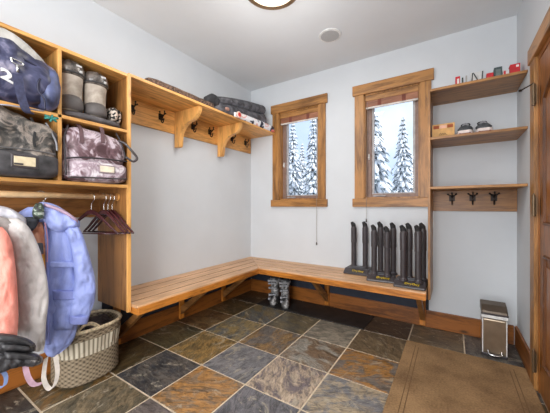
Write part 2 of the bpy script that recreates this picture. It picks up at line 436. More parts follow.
for wi, (x0, x1, z0, z1) in enumerate(WIN):
    bm = BM(); lg = .088 if wi == 0 else .096
    # jamb lining of the opening
    bx(bm, x0, x0+.014, D_-.002, D_+.15, z0, z1); bx(bm, x1-.014, x1, D_-.002, D_+.15, z0, z1)
    bx(bm, x0, x1, D_-.002, D_+.15, z1-.014, z1); bx(bm, x0, x1, D_-.002, D_+.15, z0, z0+.014)
    root = struct('window_%d' % (wi+1), bm, M['trim_z'])
    ORG[root] = Vector((0, 0, 0))
    obj('side_casing', box(x0-lg, x0+.004, D_-.022, D_, z0, z1), M['trim_z'], root, bev=.003)
    obj('side_casing', box(x1-.004, x1+lg, D_-.022, D_, z0, z1), M['trim_z'], root, bev=.003)
    obj('header_casing', box(x0-lg-.022, x1+lg+.022, D_-.030, D_, z1, z1+.107), M['trim_x'], root, bev=.003)
    obj('bottom_casing', box(x0-lg-.022, x1+lg+.022 if wi == 0 else 2.165, D_-.030, D_, z0-.088, z0), M['trim_x'], root, bev=.003)
    obj('inner_header', box(x0+.014, x1-.014, D_+.005, D_+.06, z1-.07, z1-.014), M['trim_x'], root, bev=.004)
    bm = BM(); a0, a1 = x0+.014, x1-.014; fy = D_+.07
    for q in ((a0, a0+.05, z0+.014, z1-.014), (a1-.035, a1, z0+.014, z1-.014), (a0+.05, a1-.035, z0+.014, z0+.05), (a0+.05, a1-.035, z1-.06, z1-.014)):
        bx(bm, q[0], q[1], fy, fy+.05, q[2], q[3])
    fr = obj('sash_frame', bm, M['vinyl'], root, bev=.003)
    bm = BM(); b0, b1 = a0+.05, a1-.035
    for q in ((b0, b0+.022, z0+.05, z1-.06), (b1-.022, b1, z0+.05, z1-.06), (b0+.022, b1-.022, z0+.05, z0+.062), (b0+.022, b1-.022, z1-.08, z1-.06)):
        bx(bm, q[0], q[1], fy+.012, fy+.045, q[2], q[3])
    obj('glazing_bead', bm, M['silver_vinyl'], root, bev=.002)
    obj('glass_pane', box(b0+.01, b1-.01, fy+.026, fy+.031, z0+.055, z1-.07), M['glass'], root)
    bm = BM(); bx(bm, b0+.05-.03, b0+.14, fy-.012, fy, z0+.022, z0+.036); tube(bm, [(b0+.06, fy-.012, z0+.03), (b0+.1, fy-.03, z0+.034), (b0+.15, fy-.032, z0+.03)], .005)
    obj('crank_handle', bm, M['silver_vinyl'], root)
    bm = BM(); bx(bm, a0+.018, a0+.03, fy-.014, fy, 1.66, 1.72); tube(bm, [(a0+.024, fy-.014, 1.70), (a0+.024, fy-.03, 1.67)], .005)
    obj('sash_lock', bm, M['white'], root)
    # rolled blind
    bl = thing('window_blind', ['reddish-brown rolled wood blind in the left window', 'reddish-brown rolled wood blind in the right window beside the shelves'][wi], 'blind', (x0+(x1-x0)/2, D_+.03, z1-.15), 'rolled window blinds')
    bm = BM(); zt = z1-.064
    for k in range(3): bx(bm, a0+.004, a1-.004, D_+.012+.006*k, D_+.018+.012*k, zt-.072+.006*k, zt)
    obj('slat_roll', bm, M['blind'], bl, bev=.002)
    for f in (.28, .74): obj('tape', box(a0+(a1-a0)*f-.018, a0+(a1-a0)*f+.018, D_+.009, D_+.0125, zt-.074, zt), plain('blind tape', (120, 66, 52), .8), bl)
    obj('bottom_rail', box(a0+.004, a1-.004, D_+.010, D_+.034, zt-.088, zt-.072), plain('blind rail', (214, 206, 198), .5), bl, bev=.002)
    cp = onY(*( (316.5, 245) if wi == 0 else (366.3, 222)), D_-.04)
    cord = tube(BM(), [(cp.x, D_+.008, zt-.02), (cp.x, D_-.036, z0+.02), (cp.x, D_-.04, cp.z+.03)], .0018, 6)
    obj('pull_cord', cord, plain('cord', (150, 140, 130)), bl)
    obj('cord_weight', lathe(BM(), [(.002, .035), (.006, .03), (.008, .004), (.004, 0)], (cp.x, D_-.04, cp.z), 10), M['black'], bl, smooth=True)

# door on the right wall
bm = BM(); cx0, cx1 = W_-.022, W_
bx(bm, W_-.004, W_+.13, DY1-.03, DY1, 0, DZ); bx(bm, W_-.004, W_+.13, DY0, DY0+.03, 0, DZ); bx(bm, W_-.004, W_+.13, DY0+.03, DY1-.03, DZ-.03, DZ)
door = struct('door_1', bm, M['door_z'])
obj('side_casing', box(cx0, cx1, DY1-.012, DY1+.10, 0, DZ), M['trim_z'], door, bev=.004)
obj('side_casing', box(cx0, cx1, DY0-.10, DY0+.012, 0, DZ), M['door_z'], door, bev=.004)
obj('header_casing', box(cx0-.008, cx1, DY0-.125, DY1+.125, DZ, DZ+.10), M['trim_y'], door, bev=.004)
LY0, LY1 = DY0+.036, DY1-.040
M['mould'] = wood('dark moulding wood', (96, 56, 24), (56, 30, 12), 'z')
def arch(y0, y1, z0, z1, rise, inset=0):
    pts = [(y0+inset, z0+inset), (y1-inset, z0+inset), (y1-inset, z1-inset)]
    if rise:
        for k in range(1, 12):
            t = k/12; yy = (y1-inset)+((y0+inset)-(y1-inset))*t; pts.append((yy, z1-inset+rise*math.sin(PI*t)))
    pts.append((y0+inset, z1-inset)); return pts
leaf = obj('door_leaf', box(W_-.002, W_+.04, LY0, LY1, .012, DZ-.034), M['door_z'], door, bev=.003)
for (z0, z1, rise) in ((1.04, 1.79, .10), (.22, .87, 0)):
    p0, p1 = LY0+.12, LY1-.12
    bm = BM(); outer = arch(p0, p1, z0, z1, rise); inner = arch(p0, p1, z0, z1, rise, .022)
    o = [bm.verts.new((W_-.002, a, b)) for a, b in outer]; i_ = [bm.verts.new((W_-.002, a, b)) for a, b in inner]
    o2 = [bm.verts.new((W_-.014, a, b)) for a, b in arch(p0, p1, z0, z1, rise, .004)]; i2 = [bm.verts.new((W_-.014, a, b)) for a, b in arch(p0, p1, z0, z1, rise, .016)]
    n = len(o)
    for k in range(n):
        q = (k+1) % n
        bm.faces.new((o[k], o[q], o2[q], o2[k])); bm.faces.new((o2[k], o2[q], i2[q], i2[k])); bm.faces.new((i2[k], i2[q], i_[q], i_[k])); bm.faces.new((i_[k], i_[q], o[q], o[k]))
    obj('panel_moulding', bm, M['mould'], leaf)
    obj('door_panel', prism(BM(), [(W_-.002, a, b) for a, b in arch(p0, p1, z0, z1, rise, .06)], (-.007, 0, 0)), M['door_z'], leaf, bev=.004)
M['bronze'] = plain('aged bronze', (112, 92, 70), .4, .6)
for hz in (1.835, 1.155, .20):
    bm = tube(BM(), [(W_-.032, DY1-.058, hz-.065), (W_-.032, DY1-.058, hz+.065)], .009, 10)
    tube(bm, [(W_-.032, DY1-.058, hz+.065), (W_-.032, DY1-.058, hz+.078)], [.006, .002], 8)
    bx(bm, W_-.026, W_-.0225, DY1-.080, DY1-.012, hz-.055, hz+.055)
    h = obj('hinge', bm, M['bronze'], door, smooth=False)
bm = tube(BM(), [(W_-.034, DY1-.055, 1.905), (W_-.05, DY1-.02, 1.905), (W_-.08, DY1+.01, 1.898)], .004, 8)
lathe(bm, [(.008, -.006), (.01, 0), (.008, .006)], (W_-.083, DY1+.013, 1.897), 10)
obj('hinge_stop', bm, M['iron'], door)
struct('trim_3', box(W_+.0, W_+.13, DY0+.034, DY1-.034, -.002, .01), plain('door threshold', (176, 158, 134), .5))

# ------------------------------------------------------------------ outside: snow and snowy trees
M['snow'] = plain('snow', (240, 243, 250), .9, vary=.02, scale=3)
M['needles'] = pattern('conifer needles', [(.35, (64, 76, 82)), (.6, (130, 142, 148))], 6, .9)
bm = BM(); NX, NY = 30, 14; gv = {}
for i in range(NX+1):
    for j in range(NY+1):
        x = -34+i*1.8; yy = 4.2+j*2.4
        gv[i, j] = bm.verts.new((x, yy, -1.6+max(0, j-3)*.15+.35*fnoise(Vector((x, yy, 0)), .3)))
for i in range(NX):
    for j in range(NY): bm.faces.new((gv[i, j], gv[i+1, j], gv[i+1, j+1], gv[i, j+1]))
g = struct('ground', bm, M['snow'], smooth=True)
M['snow_needles'] = pattern('snow on needles', [(.31, (84, 98, 108)), (.38, (200, 212, 226)), (.45, (246, 248, 252))], 8, .9, detail=4, bmp=0)
def conifer(px, tip, y, w_px, label, seed):
    random.seed(seed)
    top = onY(px, tip, y); base = -1.5; H = top.z-base
    r = (onY(px+w_px, 195, y)-onY(px-w_px, 195, y)).length/2
    t = thing('snowy_conifer', label, 'tree', (top.x, y, base), 'snowy conifers outside the windows')
    obj('trunk', tube(BM(), [(top.x, y, base-.3), (top.x, y, base+H*.5), (top.x, y, top.z-.1)], [r*.10, r*.06, .01], 7), plain('bark', (70, 60, 56), .9), t)
    fo = BM(); sn = BM(); tiers = int(20+H*2.2)
    for k in range(tiers):
        f = (k+.3)/tiers; z = base+H*(.04+.95*f); R = r*(1.0-f)**.8*(1+.2*random.random())+.04
        nb = int(8+10*(1-f)); a0 = random.random()*6.28
        for q in range(nb):
            a = a0+2*PI*q/nb+random.uniform(-.2, .2); L = R*random.uniform(.65, 1.12); dr = L*random.uniform(.45, .9)
            d = Vector((math.cos(a), math.sin(a), 0)); sd_ = Vector((-d.y, d.x, 0)); c = Vector((top.x, y, z))
            wd = max(.035, L*.17)
            for (b, up, sc, th) in ((fo, 0, .8, .05), (sn, .03, 1.15, .06)):
                vs = []
                for (u, ww) in ((.05, .3), (.35, 1), (.6, .7), (.85, 1), ((1.08 if b is fo else 1.0), .15)):
                    cp = c+d*L*u-Vector((0, 0, dr*u*u))+Vector((0, 0, up+random.uniform(-.02, .03)))
                    wj = wd*ww*sc*random.uniform(.6, 1.3)
                    vs.append([b.verts.new(cp+sd_*wj-Vector((0, 0, wj*.6))), b.verts.new(cp+Vector((0, 0, th*ww))), b.verts.new(cp-sd_*wj-Vector((0, 0, wj*.6))), b.verts.new(cp-Vector((0, 0, th*ww*.6)))])
                for A, B in zip(vs, vs[1:]):
                    for e in range(4): b.faces.new((A[e], A[(e+1) % 4], B[(e+1) % 4], B[e]))
                b.faces.new(vs[0]); b.faces.new(vs[-1])
    obj('branches', fo, M['needles'], t); obj('snow_load', sn, M['snow_needles'], t, smooth=True)
conifer(293, 118, 14, 14, 'snowy conifer at the left side of the left window view', 1)
conifer(302, 142, 17, 12, 'shorter snowy conifer between the two in the left window view', 2)
conifer(313.5, 104, 13, 14, 'tall snowy conifer at the right side of the left window view', 3)
conifer(375, 110, 11, 36, 'broad snow-laden conifer at the left side of the right window view', 4)
conifer(403, 115, 13, 22, 'narrow pointed snowy conifer at the right side of the right window view', 5)

# ------------------------------------------------------------------ ceiling fixtures
t = thing('ceiling_light', 'round flush ceiling light with a bronze rim and frosted glass', 'ceiling light', (1.245, 1.655, H_-.07))
em = bpy.data.materials.new('lit frosted glass'); em.use_nodes = True
e = em.node_tree.nodes['Principled BSDF']; e.inputs['Emission Color'].default_value = rgba((255, 236, 204)); e.inputs['Emission Strength'].default_value = 1.5
e.inputs['Base Color'].default_value = rgba((240, 232, 215))
obj('rim', lathe(BM(), [(.183, 0), (.208, 0), (.208, -.026), (.196, -.032), (.183, -.026)], (1.245, 1.655, H_), 48), plain('bronze rim', (120, 96, 72), .35, .7), t, smooth=False)
obj('glass_diffuser', lathe(BM(), [(.184, -.004), (.184, -.02), (.15, -.036), (.09, -.048), (.02, -.053)], (1.245, 1.655, H_), 48), em, t, smooth=True)
light('ceiling_lamp_glow', 'AREA', (1.245, 1.655, H_-.09), (0, 0, 0), 14, (1, .95, .88), shape='DISK', size=.36)
light('ceiling_fill', 'POINT', (1.245, 1.655, H_-.55), (0, 0, 0), 12, (1, .97, .93), shadow_soft_size=.12)  # added point light in mid-air, brightens the ceiling around the fixture
light('rear_overhead_fill', 'AREA', (2.3, -.9, 2.66), (0, 0, 0), 24, (1, .97, .93), shape='DISK', size=.4)  # added unseen fill light near the ceiling behind the camera
t = thing('ceiling_speaker', 'round white in-ceiling speaker with grey grille', 'speaker', (1.385, 2.42, H_-.01))
obj('ring', lathe(BM(), [(.082, -.001), (.103, -.001), (.101, -.010), (.084, -.011)], (1.385, 2.42, H_), 40), M['white'], t, smooth=False)
obj('grille', lathe(BM(), [(.0835, -.002), (.0835, -.0125), (.01, -.014)], (1.385, 2.42, H_), 40), plain('speaker grille', (182, 182, 182), .7, vary=.05, scale=300), t)

# ------------------------------------------------------------------ coat hooks
def hook_bm(c, ax):
    """double coat hook on a wall; ax 'x' sticks out +x, 'y' sticks out -y"""
    bm = BM(); L = []
    def P_(o, s, z): return Vector((c[0]+o, c[1]+s, c[2]+z)) if ax == 'x' else Vector((c[0]+s, c[1]-o, c[2]+z))
    a, b = P_(0, -.022, -.028), P_(.007, .022, .03)
    bx(bm, min(a.x, b.x), max(a.x, b.x), min(a.y, b.y), max(a.y, b.y), a.z, b.z)
    tube(bm, spline([P_(.004, 0, .01), P_(.03, 0, .0), P_(.055, 0, .018), P_(.06, 0, .04)], 4), .005, 8)
    tube(bm, spline([P_(.004, 0, -.02), P_(.02, 0, -.052), P_(.04, 0, -.055), P_(.048, 0, -.03)], 4), .005, 8)
    for s in (-.02, .02): tube(bm, spline([P_(.004, 0, .016), P_(.018, s*.8, .022), P_(.03, s*1.5, .034)], 3), .004, 6)
    for q in (P_(.06, 0, .044), P_(.049, 0, -.026), P_(.032, .031, .036), P_(.032, -.031, .036)):
        tube(bm, [q-Vector((0, 0, .007)), q, q+Vector((0, 0, .007))], [.004, .0085, .004], 8)
    return bm

# ------------------------------------------------------------------ long wall shelf with brackets on the left wall
SH = thing('wall_shelf', 'long honey wood wall shelf with curved brackets above the left bench', 'shelf', (0, 2.0, 1.74))
SX, SZ0, SZ1 = .40, 2.082, 2.104
obj('shelf_board', box(0, SX, 1.082, D_-.001, SZ0, SZ1), M['honey_y'], SH, bev=.003)
rail = obj('hook_rail', box(0, .02, 1.082, 2.985, 1.872, SZ0), M['honey_y'], SH, bev=.002)
for y in (1.775, 2.37):
    pts = [(.02, 1.735), (.085, 1.735), (.095, 1.75), (.10, 1.80)]
    for k in range(9):
        a = k/8; pts.append((.10+.19*(1-math.cos(a*PI/2)), 1.80+.17*math.sin(a*PI/2)))
    pts += [(.315, 1.985), (.35, 2.02), (.368, 2.05), (.372, SZ0), (.02, SZ0)]
    obj('bracket', prism(BM(), [(a, y-.022, b) for a, b in pts], (0, .044, 0)), M['honey_z'], SH, bev=.002)
hm = None
for y in (1.32, 1.60, 1.985, 2.225, 2.60, 2.865):
    if hm is None:
        hm = obj('coat_hook', hook_bm((.02, y, 1.995), 'x'), M['iron'], SH); y_first = y
    else:
        c = hm.copy(); COL.objects.link(c); c.location = hm.location+Vector((0, y-y_first, 0))

# ------------------------------------------------------------------ built-in storage cubby
CB = thing('storage_cubby', 'tall honey wood locker unit with open cubbies and hanging rod', 'cubby', (.2, .5, .41))
FX = .433; yC = (-.12, .27, .663)
obj('side_panel', box(0, FX, 1.06, 1.08, .41, 2.078), M['brown_z'], CB, bev=.002)
obj('front_stile', box(FX-.012, FX+.002, 1.054, 1.081, .408, 2.079), M['honey_z'], CB, bev=.002)
obj('top_panel', box(0, FX, -.14, 1.06, 2.057, 2.078), M['honey_y'], CB, bev=.002)
obj('back_panel', box(0, .012, -.14, 1.06, 1.30, 2.057), M['honey_y'], CB)
obj('shelf', box(.012, FX, -.14, 1.06, 1.664, 1.684), M['honey_y'], CB, bev=.002)
obj('shelf', box(.012, FX, -.14, 1.06, 1.279, 1.30), M['honey_y'], CB, bev=.002)
for y in yC: obj('divider', box(.012, FX, y-.011, y+.009, 1.30, 2.057), M['honey_z'], CB, bev=.002)
obj('back_rail', box(0, .02, -.14, 1.06, 1.07, 1.279), M['brown_y'], CB)
RX, RZ = .30, 1.218
obj('hanging_rod', tube(BM(), [(RX, -.14, RZ), (RX, 1.06, RZ)], .018, 20), plain('pale rod wood', (232, 196, 148), .45), CB, smooth=True)
obj('rod_socket', lathe(BM(), [(.02, 0), (.027, 0), (.027, .008), (.02, .008)], (RX, 1.051, RZ), 20, axis='y'), M['honey_z'], CB)
obj('side_panel', box(0, FX, -.16, -.14, .0, 2.078), M['brown_z'], CB, bev=.002)

# ------------------------------------------------------------------ corner bench
BN = thing('corner_bench', 'L-shaped slatted wood bench fixed along two walls', 'bench', (.5, 2.5, 0))
BW, BT = .51, .46
BX1, BY0 = 2.162, 1.085
gap = .011; n = 4; pw = (BW-3*gap)/4
for k in range(4):      # left arm slats (along y), mitred into the window arm
    x0 = k*(pw+gap); x1 = x0+pw
    d0, d1 = D_-x0, D_-x1
    obj('seat_slat', prism(BM(), [(x0+.001, BY0, BT-.022), (x1, BY0, BT-.022), (x1, d1-.002, BT-.022), (x0+.001, d0-.002, BT-.022)], (0, 0, .022)), M['bench_y'], BN, bev=.003)
for k in range(4):
    y1 = D_-k*(pw+gap); y0 = y1-pw
    obj('seat_slat', prism(BM(), [(D_-y1+.002, y1-.001, BT-.022), (D_-y0+.002, y0, BT-.022), (BX1, y0, BT-.022), (BX1, y1-.001, BT-.022)], (0, 0, .022)), M['bench_x'], BN, bev=.003)
F0 = BT-.066
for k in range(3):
    g0 = (k+1)*pw+k*gap; g1 = g0+gap; M.setdefault('groove', plain('slat gap shade', (58, 34, 20), .8))  # dark strips stand in for the shade in the gaps between slats
    obj('groove_shade', box(g0, g1, BY0+.002, D_-g1, BT-.022, BT-.0025), M['groove'], BN, label='painted shade line between slats')
    obj('groove_shade', box(g0, BX1-.002, D_-g1, D_-g0, BT-.022, BT-.0025), M['groove'], BN, label='painted shade line between slats')
obj('front_rail', box(BW-.022, BW+.004, BY0, D_-BW+.002, F0, BT-.012), M['orange_y'], BN, bev=.003)
obj('front_rail', box(BW-.022, BX1, D_-BW-.004, D_-BW+.020, F0, BT-.012), M['orange_x'], BN, bev=.003)
obj('end_rail', box(.0, BW-.022, BY0, BY0+.022, F0, BT-.022), M['orange_x'], BN, bev=.003)
obj('end_rail', box(BX1-.022, BX1, D_-BW+.02, D_, F0, BT-.022), M['orange_y'], BN, bev=.003)
for y in (1.19, 1.83, 2.44):
    bm = prism(BM(), [(.02, y-.02, .045), (.02, y-.02, .125), (.39, y-.02, F0), (.455, y-.02, F0)], (0, .04, 0))
    b = obj('brace', bm, M['brown_x'], BN, bev=.002)
    obj('wall_cleat', box(.018, .045, y-.025, y+.025, .02, F0+.02), M['orange_z'], b, bev=.002)
for x in (1.13, 2.10):
    bm = prism(BM(), [(x-.02, D_-.02, .045), (x-.02, D_-.02, .125), (x-.02, D_-.39, F0), (x-.02, D_-.455, F0)], (.04, 0, 0))
    b = obj('brace', bm, M['brown_y'], BN, bev=.002)
    obj('wall_cleat', box(x-.025, x+.025, D_-.045, D_-.018, .02, F0+.02), M['orange_z'], b, bev=.002)

# ------------------------------------------------------------------ shelves in the right corner
CS = thing('corner_shelf', 'open wood shelf unit with coat hook rail in the right corner', 'shelf', (2.5, 2.85, .38))
UX0, UX1, UY = 2.168, 2.186, 2.61
obj('upright', box(UX0, UX1, UY, D_-.03, .375, 2.122), M['trim_z'], CS, bev=.002)
for z in (2.102, 1.702, 1.294):
    bm = prism(BM(), [(UX1 if z < 3 else UX1, UY, z), (W_-.001, UY, z), (W_-.001, D_-.001, z), (UX1, D_-.001, z)], (0, 0, .02))
    obj('shelf', bm, M['trim_x'], CS, bev=.002)
hr = obj('hook_rail', box(UX1, W_-.001, D_-.02, D_-.001, 1.108, 1.294), M['brown_x'], CS, bev=.002)
h0 = None
for px in (452, 472.5, 494):
    x = onY(px, 197, D_-.03).x
    if h0 is None: h0 = obj('coat_hook', hook_bm((x, D_-.02, 1.225), 'y'), M['iron'], CS); hx = x
    else: c = h0.copy(); COL.objects.link(c); c.location = h0.location+Vector((x-hx, 0, 0))

# ------------------------------------------------------------------ things on the right shelves
Z2 = 1.722
p = onZ(431.5, 137.5, Z2); q = onZ(456.5, 134.5, Z2)
t = thing('tissue_box', 'small light wood box with rust-coloured bands on the shelf beside sneakers', 'box', ((2.2+2.345)/2, 2.76, Z2))
bx0, bx1, by0, by1, bh = 2.196, 2.355, 2.66, 2.76, .112
obj('body', box(bx0, bx1, by0, by1, Z2, Z2+bh), plain('kraft board', (206, 160, 100), .7), t, bev=.002)
obj('band', box(bx0+.010, bx0+.050, by0-.0015, by0+.001, Z2+.074, Z2+.100), plain('rust print', (150, 72, 32), .7), t)
obj('band', box(bx1-.052, bx1-.012, by0-.0015, by0+.001, Z2+.074, Z2+.100), plain('rust print', (150, 72, 32), .7), t)
obj('band', box(bx0+.054, bx1-.056, by0-.0015, by0+.001, Z2+.074, Z2+.100), plain('pale pink print', (216, 168, 146), .7), t, label='pale pink band')
bm = BM(); cxm = (bx0+bx1)/2
for k in range(3): tube(bm, spline([(cxm-.026+k*.016, by0-.001, Z2+.020), (cxm-.020+k*.016, by0-.001, Z2+.034), (cxm-.012+k*.016, by0-.001, Z2+.020)], 4), .0018, 5)
tube(bm, [(cxm-.03, by0-.001, Z2+.016), (cxm+.03, by0-.001, Z2+.018)], .0012, 5)
obj('printed_mark', bm, plain('grey ink', (90, 70, 50), .7), t)

def sneaker(x, y, z, rz, label, hs=1.25):
    t = thing('sneaker', label, 'shoe', (x, y, z), 'pair of grey sneakers on the shelf')
    L = .27
    def prof(s):  # half width and top height along the shoe, s=0 toe .. 1 heel
        wd = .030+.017*math.sin(PI*min(1, s*1.15+.08)) - (.004 if .35 < s < .65 else 0)
        if s < .06: wd *= .62+.38*s/.06
        if s > .94: wd *= .62+.38*(1-s)/.06
        tz = .050+.022*min(1, s*3)+.020*max(0, min(1, (s-.28)*3))
        if s > .6: tz += .002
        return wd, tz
    up = BM(); so = BM(); rings = []; sr = []; N = 18
    for i in range(N+1):
        s = i/N; yy = -L/2+L*s; wd, tz = prof(s)
        if s < .1: tz *= .72+2.8*s
        rg = []
        for k in range(12):
            a = 2*PI*k/12; rg.append(up.verts.new((wd*math.cos(a)*(1 if math.sin(a) < .3 else .86), yy, .018+(tz-.018)*(.5+.5*math.sin(a)))))
        rings.append(rg)
        sr.append([so.verts.new((sx*(wd+.004), yy*1.02, sz)) for sx, sz in ((-1, .004), (1, .004), (1, .026), (-1, .026))])
    for A, B in zip(rings, rings[1:]):
        for k in range(12): up.faces.new((A[k], A[(k+1) % 12], B[(k+1) % 12], B[k]))
    up.faces.new(rings[0]); up.faces.new(rings[-1])
    for A, B in zip(sr, sr[1:]):
        for k in range(4): so.faces.new((A[k], A[(k+1) % 4], B[(k+1) % 4], B[k]))
    so.faces.new(sr[0]); so.faces.new(sr[-1])
    obj('upper', up, plain('grey knit', (76, 80, 84), .9, vary=.2, scale=160), t, smooth=True, world=False)
    obj('sole', so, plain('white foam sole', (226, 214, 210), .7), t, bev=.004, world=False)
    bm = BM(); n0 = 16
    tube(bm, [(.026*math.cos(2*PI*k/n0), .055+.045*math.sin(2*PI*k/n0), .092) for k in range(n0+1)], .004, 6, cap=False)
    obj('collar', bm, plain('dark collar', (44, 44, 48), .9), t, world=False)
    bm = BM(); bx(bm, -.034, .034, -L/2-.002, -L/2+.03, .0, .008)
    obj('outsole', bm, plain('maroon outsole', (120, 52, 52), .8), t, world=False)
    bm = BM()
    for k in range(4): tube(bm, [(-.018, -.06+k*.018, .066+k*.006), (0, -.06+k*.018, .075+k*.006), (.018, -.056+k*.018, .066+k*.006)], .0022, 5)
    obj('laces', bm, plain('lace', (150, 150, 154), .9), t, world=False)
    t.rotation_euler = (0, 0, rz); t.scale = (1.15, 1.0, hs); return t
sneaker(2.43, 2.77, Z2, -.06, 'left sneaker of the grey pair, next to the wooden box')
sneaker(2.545, 2.77, Z2, .02, 'right sneaker of the grey pair, farther from the wooden box')

# small boxed things on the top shelf
ZT = 2.122; YT = 2.72
def shelfbox(name, pxl, pxr, ptop, dep, cols, label, cat, detail=None):
    a = onY(pxl, ptop, YT); b = onY(pxr, ptop, YT); h = a.z-ZT
    t = thing(name, label, cat, ((a.x+b.x)/2, YT+dep/2, ZT))
    obj('body', box(a.x, b.x, YT, YT+dep, ZT, ZT+h), plain(name+' body', cols[0], .6), t, bev=.0015)
    if detail: detail(t, a.x, b.x, h, cols)
    return t
def face(t, x0, x1, z0, z1, col, name='front_label'):
    obj(name, box(x0, x1, YT-.0015, YT+.001, z0, z1), plain(name, col, .6), t)
def d_red(t, x0, x1, h, c): face(t, x0+(x1-x0)*.35, x1-(x1-x0)*.2, ZT+h*.12, ZT+h*.80, (236, 226, 222))
shelfbox('game_box', 455.3, 460.2, 77.0, .06, [(196, 34, 44)], 'tiny red box with a white panel, leftmost on the top shelf', 'box', d_red)
shelfbox('glue_tube', 461.8, 463.4, 77.6, .02, [(56, 66, 62)], 'thin dark green tube standing on the top shelf beside the tiny red box', 'tube')
shelfbox('spray_tube', 465.6, 467.3, 75.6, .02, [(168, 166, 162)], 'thin pale grey tube on the top shelf left of the white box', 'tube')
def d_n(t, x0, x1, h, c):
    bm = BM(); y = YT-.001; z0, z1 = ZT+.004, ZT+h-.004; w_ = x1-x0
    for (a, b) in (((x0+.006, z0), (x0+.012, z1)), ((x0+.018, z1), (x0+w_*.72, z0)), ((x1-.012, z0), (x1-.006, z1))):
        tube(bm, [(a[0], y, a[1]), (b[0], y, b[1])], .0042, 6)
    obj('printed_stripe', bm, plain('black print', (40, 44, 46), .6), t)
shelfbox('puzzle_box', 470.6, 483.6, 73.2, .05, [(206, 206, 204)], 'white box with black slanted strokes on the top shelf', 'box', d_n)
def d_redtop(t, x0, x1, h, c): face(t, x0+.008, x1-.03, ZT+.012, ZT+h-.03, (222, 90, 96))
shelfbox('card_box', 486.5, 493.5, 73.5, .05, [(206, 34, 46)], 'red box standing left of the dark teal tin on the top shelf', 'box', d_redtop)
def d_teal(t, x0, x1, h, c): face(t, x0+.01, x1-.01, ZT+.03, ZT+h-.018, (108, 120, 118))
shelfbox('tea_tin', 494, 502.3, 67.8, .06, [(62, 78, 80)], 'dark teal tin in the middle of the red boxes on the top shelf', 'tin', d_teal)
def d_w(t, x0, x1, h, c): face(t, x0+.004, x0+(x1-x0)*.45, ZT+.01, ZT+h-.006, (206, 40, 52))
shelfbox('card_box', 503, 509.2, 70.4, .05, [(232, 226, 226)], 'white and red box between the teal tin and the larger red box', 'box', d_w)
def d_r2(t, x0, x1, h, c):
    face(t, x1-.024, x1-.008, ZT+h-.026, ZT+h-.010, (240, 236, 232)); face(t, x0+.006, x0+.03, ZT+.012, ZT+.03, (236, 210, 206))
shelfbox('gift_box', 510, 520.3, 64.8, .07, [(198, 32, 42)], 'larger red box at the right end of the top shelf', 'box', d_r2)

# ------------------------------------------------------------------ boot dryers on the bench
def dryer(cx, cy, rz, tubes, label):
    t = thing('boot_dryer', label, 'boot dryer', (cx, cy, BT), 'black boot dryers on the bench')
    R = Matrix.Rotation(rz, 4, 'Z')
    b = prism(BM(), [(-.123, -.122, 0), (-.123, -.124, .016), (-.123, -.060, .052), (-.123, .108, .052), (-.123, .112, 0)], (.246, 0, 0))
    for v in b.verts: v.co = R @ v.co + Vector((cx, cy, BT))
    obj('base', b, M['black'], t, bev=.010)
    b = BM(); tube(b, spline([(-.112, -.055, .050), (-.05, -.048, .056), (.05, -.048, .056), (.112, -.055, .050)], 4), .005, 6)
    tube(b, spline([(-.10, .02, .05), (-.05, -.01, .058), (.05, .0, .06), (.10, .03, .05)], 4), .008, 6)
    for v in b.verts: v.co = R @ v.co + Vector((cx, cy, BT))
    obj('rim_tube', b, plain('dark grey moulding', (84, 84, 88), .35), t, smooth=True, label='lighter grey ridge')
    tb = text_bm('DryGuy', .034, .0006)
    for v in tb.verts:
        p = Vector((v.co.x*1.05+.02, -.092+v.co.y*.87-v.co.z*.5, .0352+v.co.y*.49+v.co.z*.87))
        v.co = R @ p + Vector((cx, cy, BT+.0015))
    obj('lettering', tb, plain('yellow lettering', (240, 206, 40), .5), t)
    for x, y, top in tubes:
        b = BM(); z0 = BT+.046; zt = top
        lathe(b, [(.038, 0), (.038, .012), (.028, .022), (.0255, .03), (.0255, .26), (.029, .265), (.029, zt-z0-.055), (.025, zt-z0-.045), (.024, zt-z0-.035)], (x, y, z0), 18)
        tb = obj('air_tube', b, M['black'], t, smooth=False)
        d = Vector((-.6, -.5, 0)).normalized()
        b = tube(BM(), [(x, y, zt-.045), (x+d.x*.004, y+d.y*.004, zt-.02), (x+d.x*.022, y+d.y*.022, zt+.008)], [.024, .024, .015], 12)
        obj('nozzle', b, M['black2'], tb, smooth=False)
def pt(px, y): q = onY(px, 222, y); return (q.x, y)
dryer(1.515, 2.885, 0.0, [(*pt(353.8, 2.92), .975), (*pt(365.2, 2.92), .98)], 'leftmost boot dryer on the bench, with two black tubes')
dryer(1.775, 2.74, .12, [(*pt(374.2, 2.70), .965), (*pt(380.6, 2.80), .99), (*pt(387.2, 2.68), .955), (*pt(393.2, 2.79), .985)], 'middle black boot dryer with four tubes')
dryer(2.035, 2.66, -.02, [(*pt(403.4, 2.61), .975), (*pt(409.2, 2.71), .99), (*pt(418.2, 2.60), .98), (*pt(422.8, 2.70), .995)], 'rightmost boot dryer with four tubes, against the shelf upright')

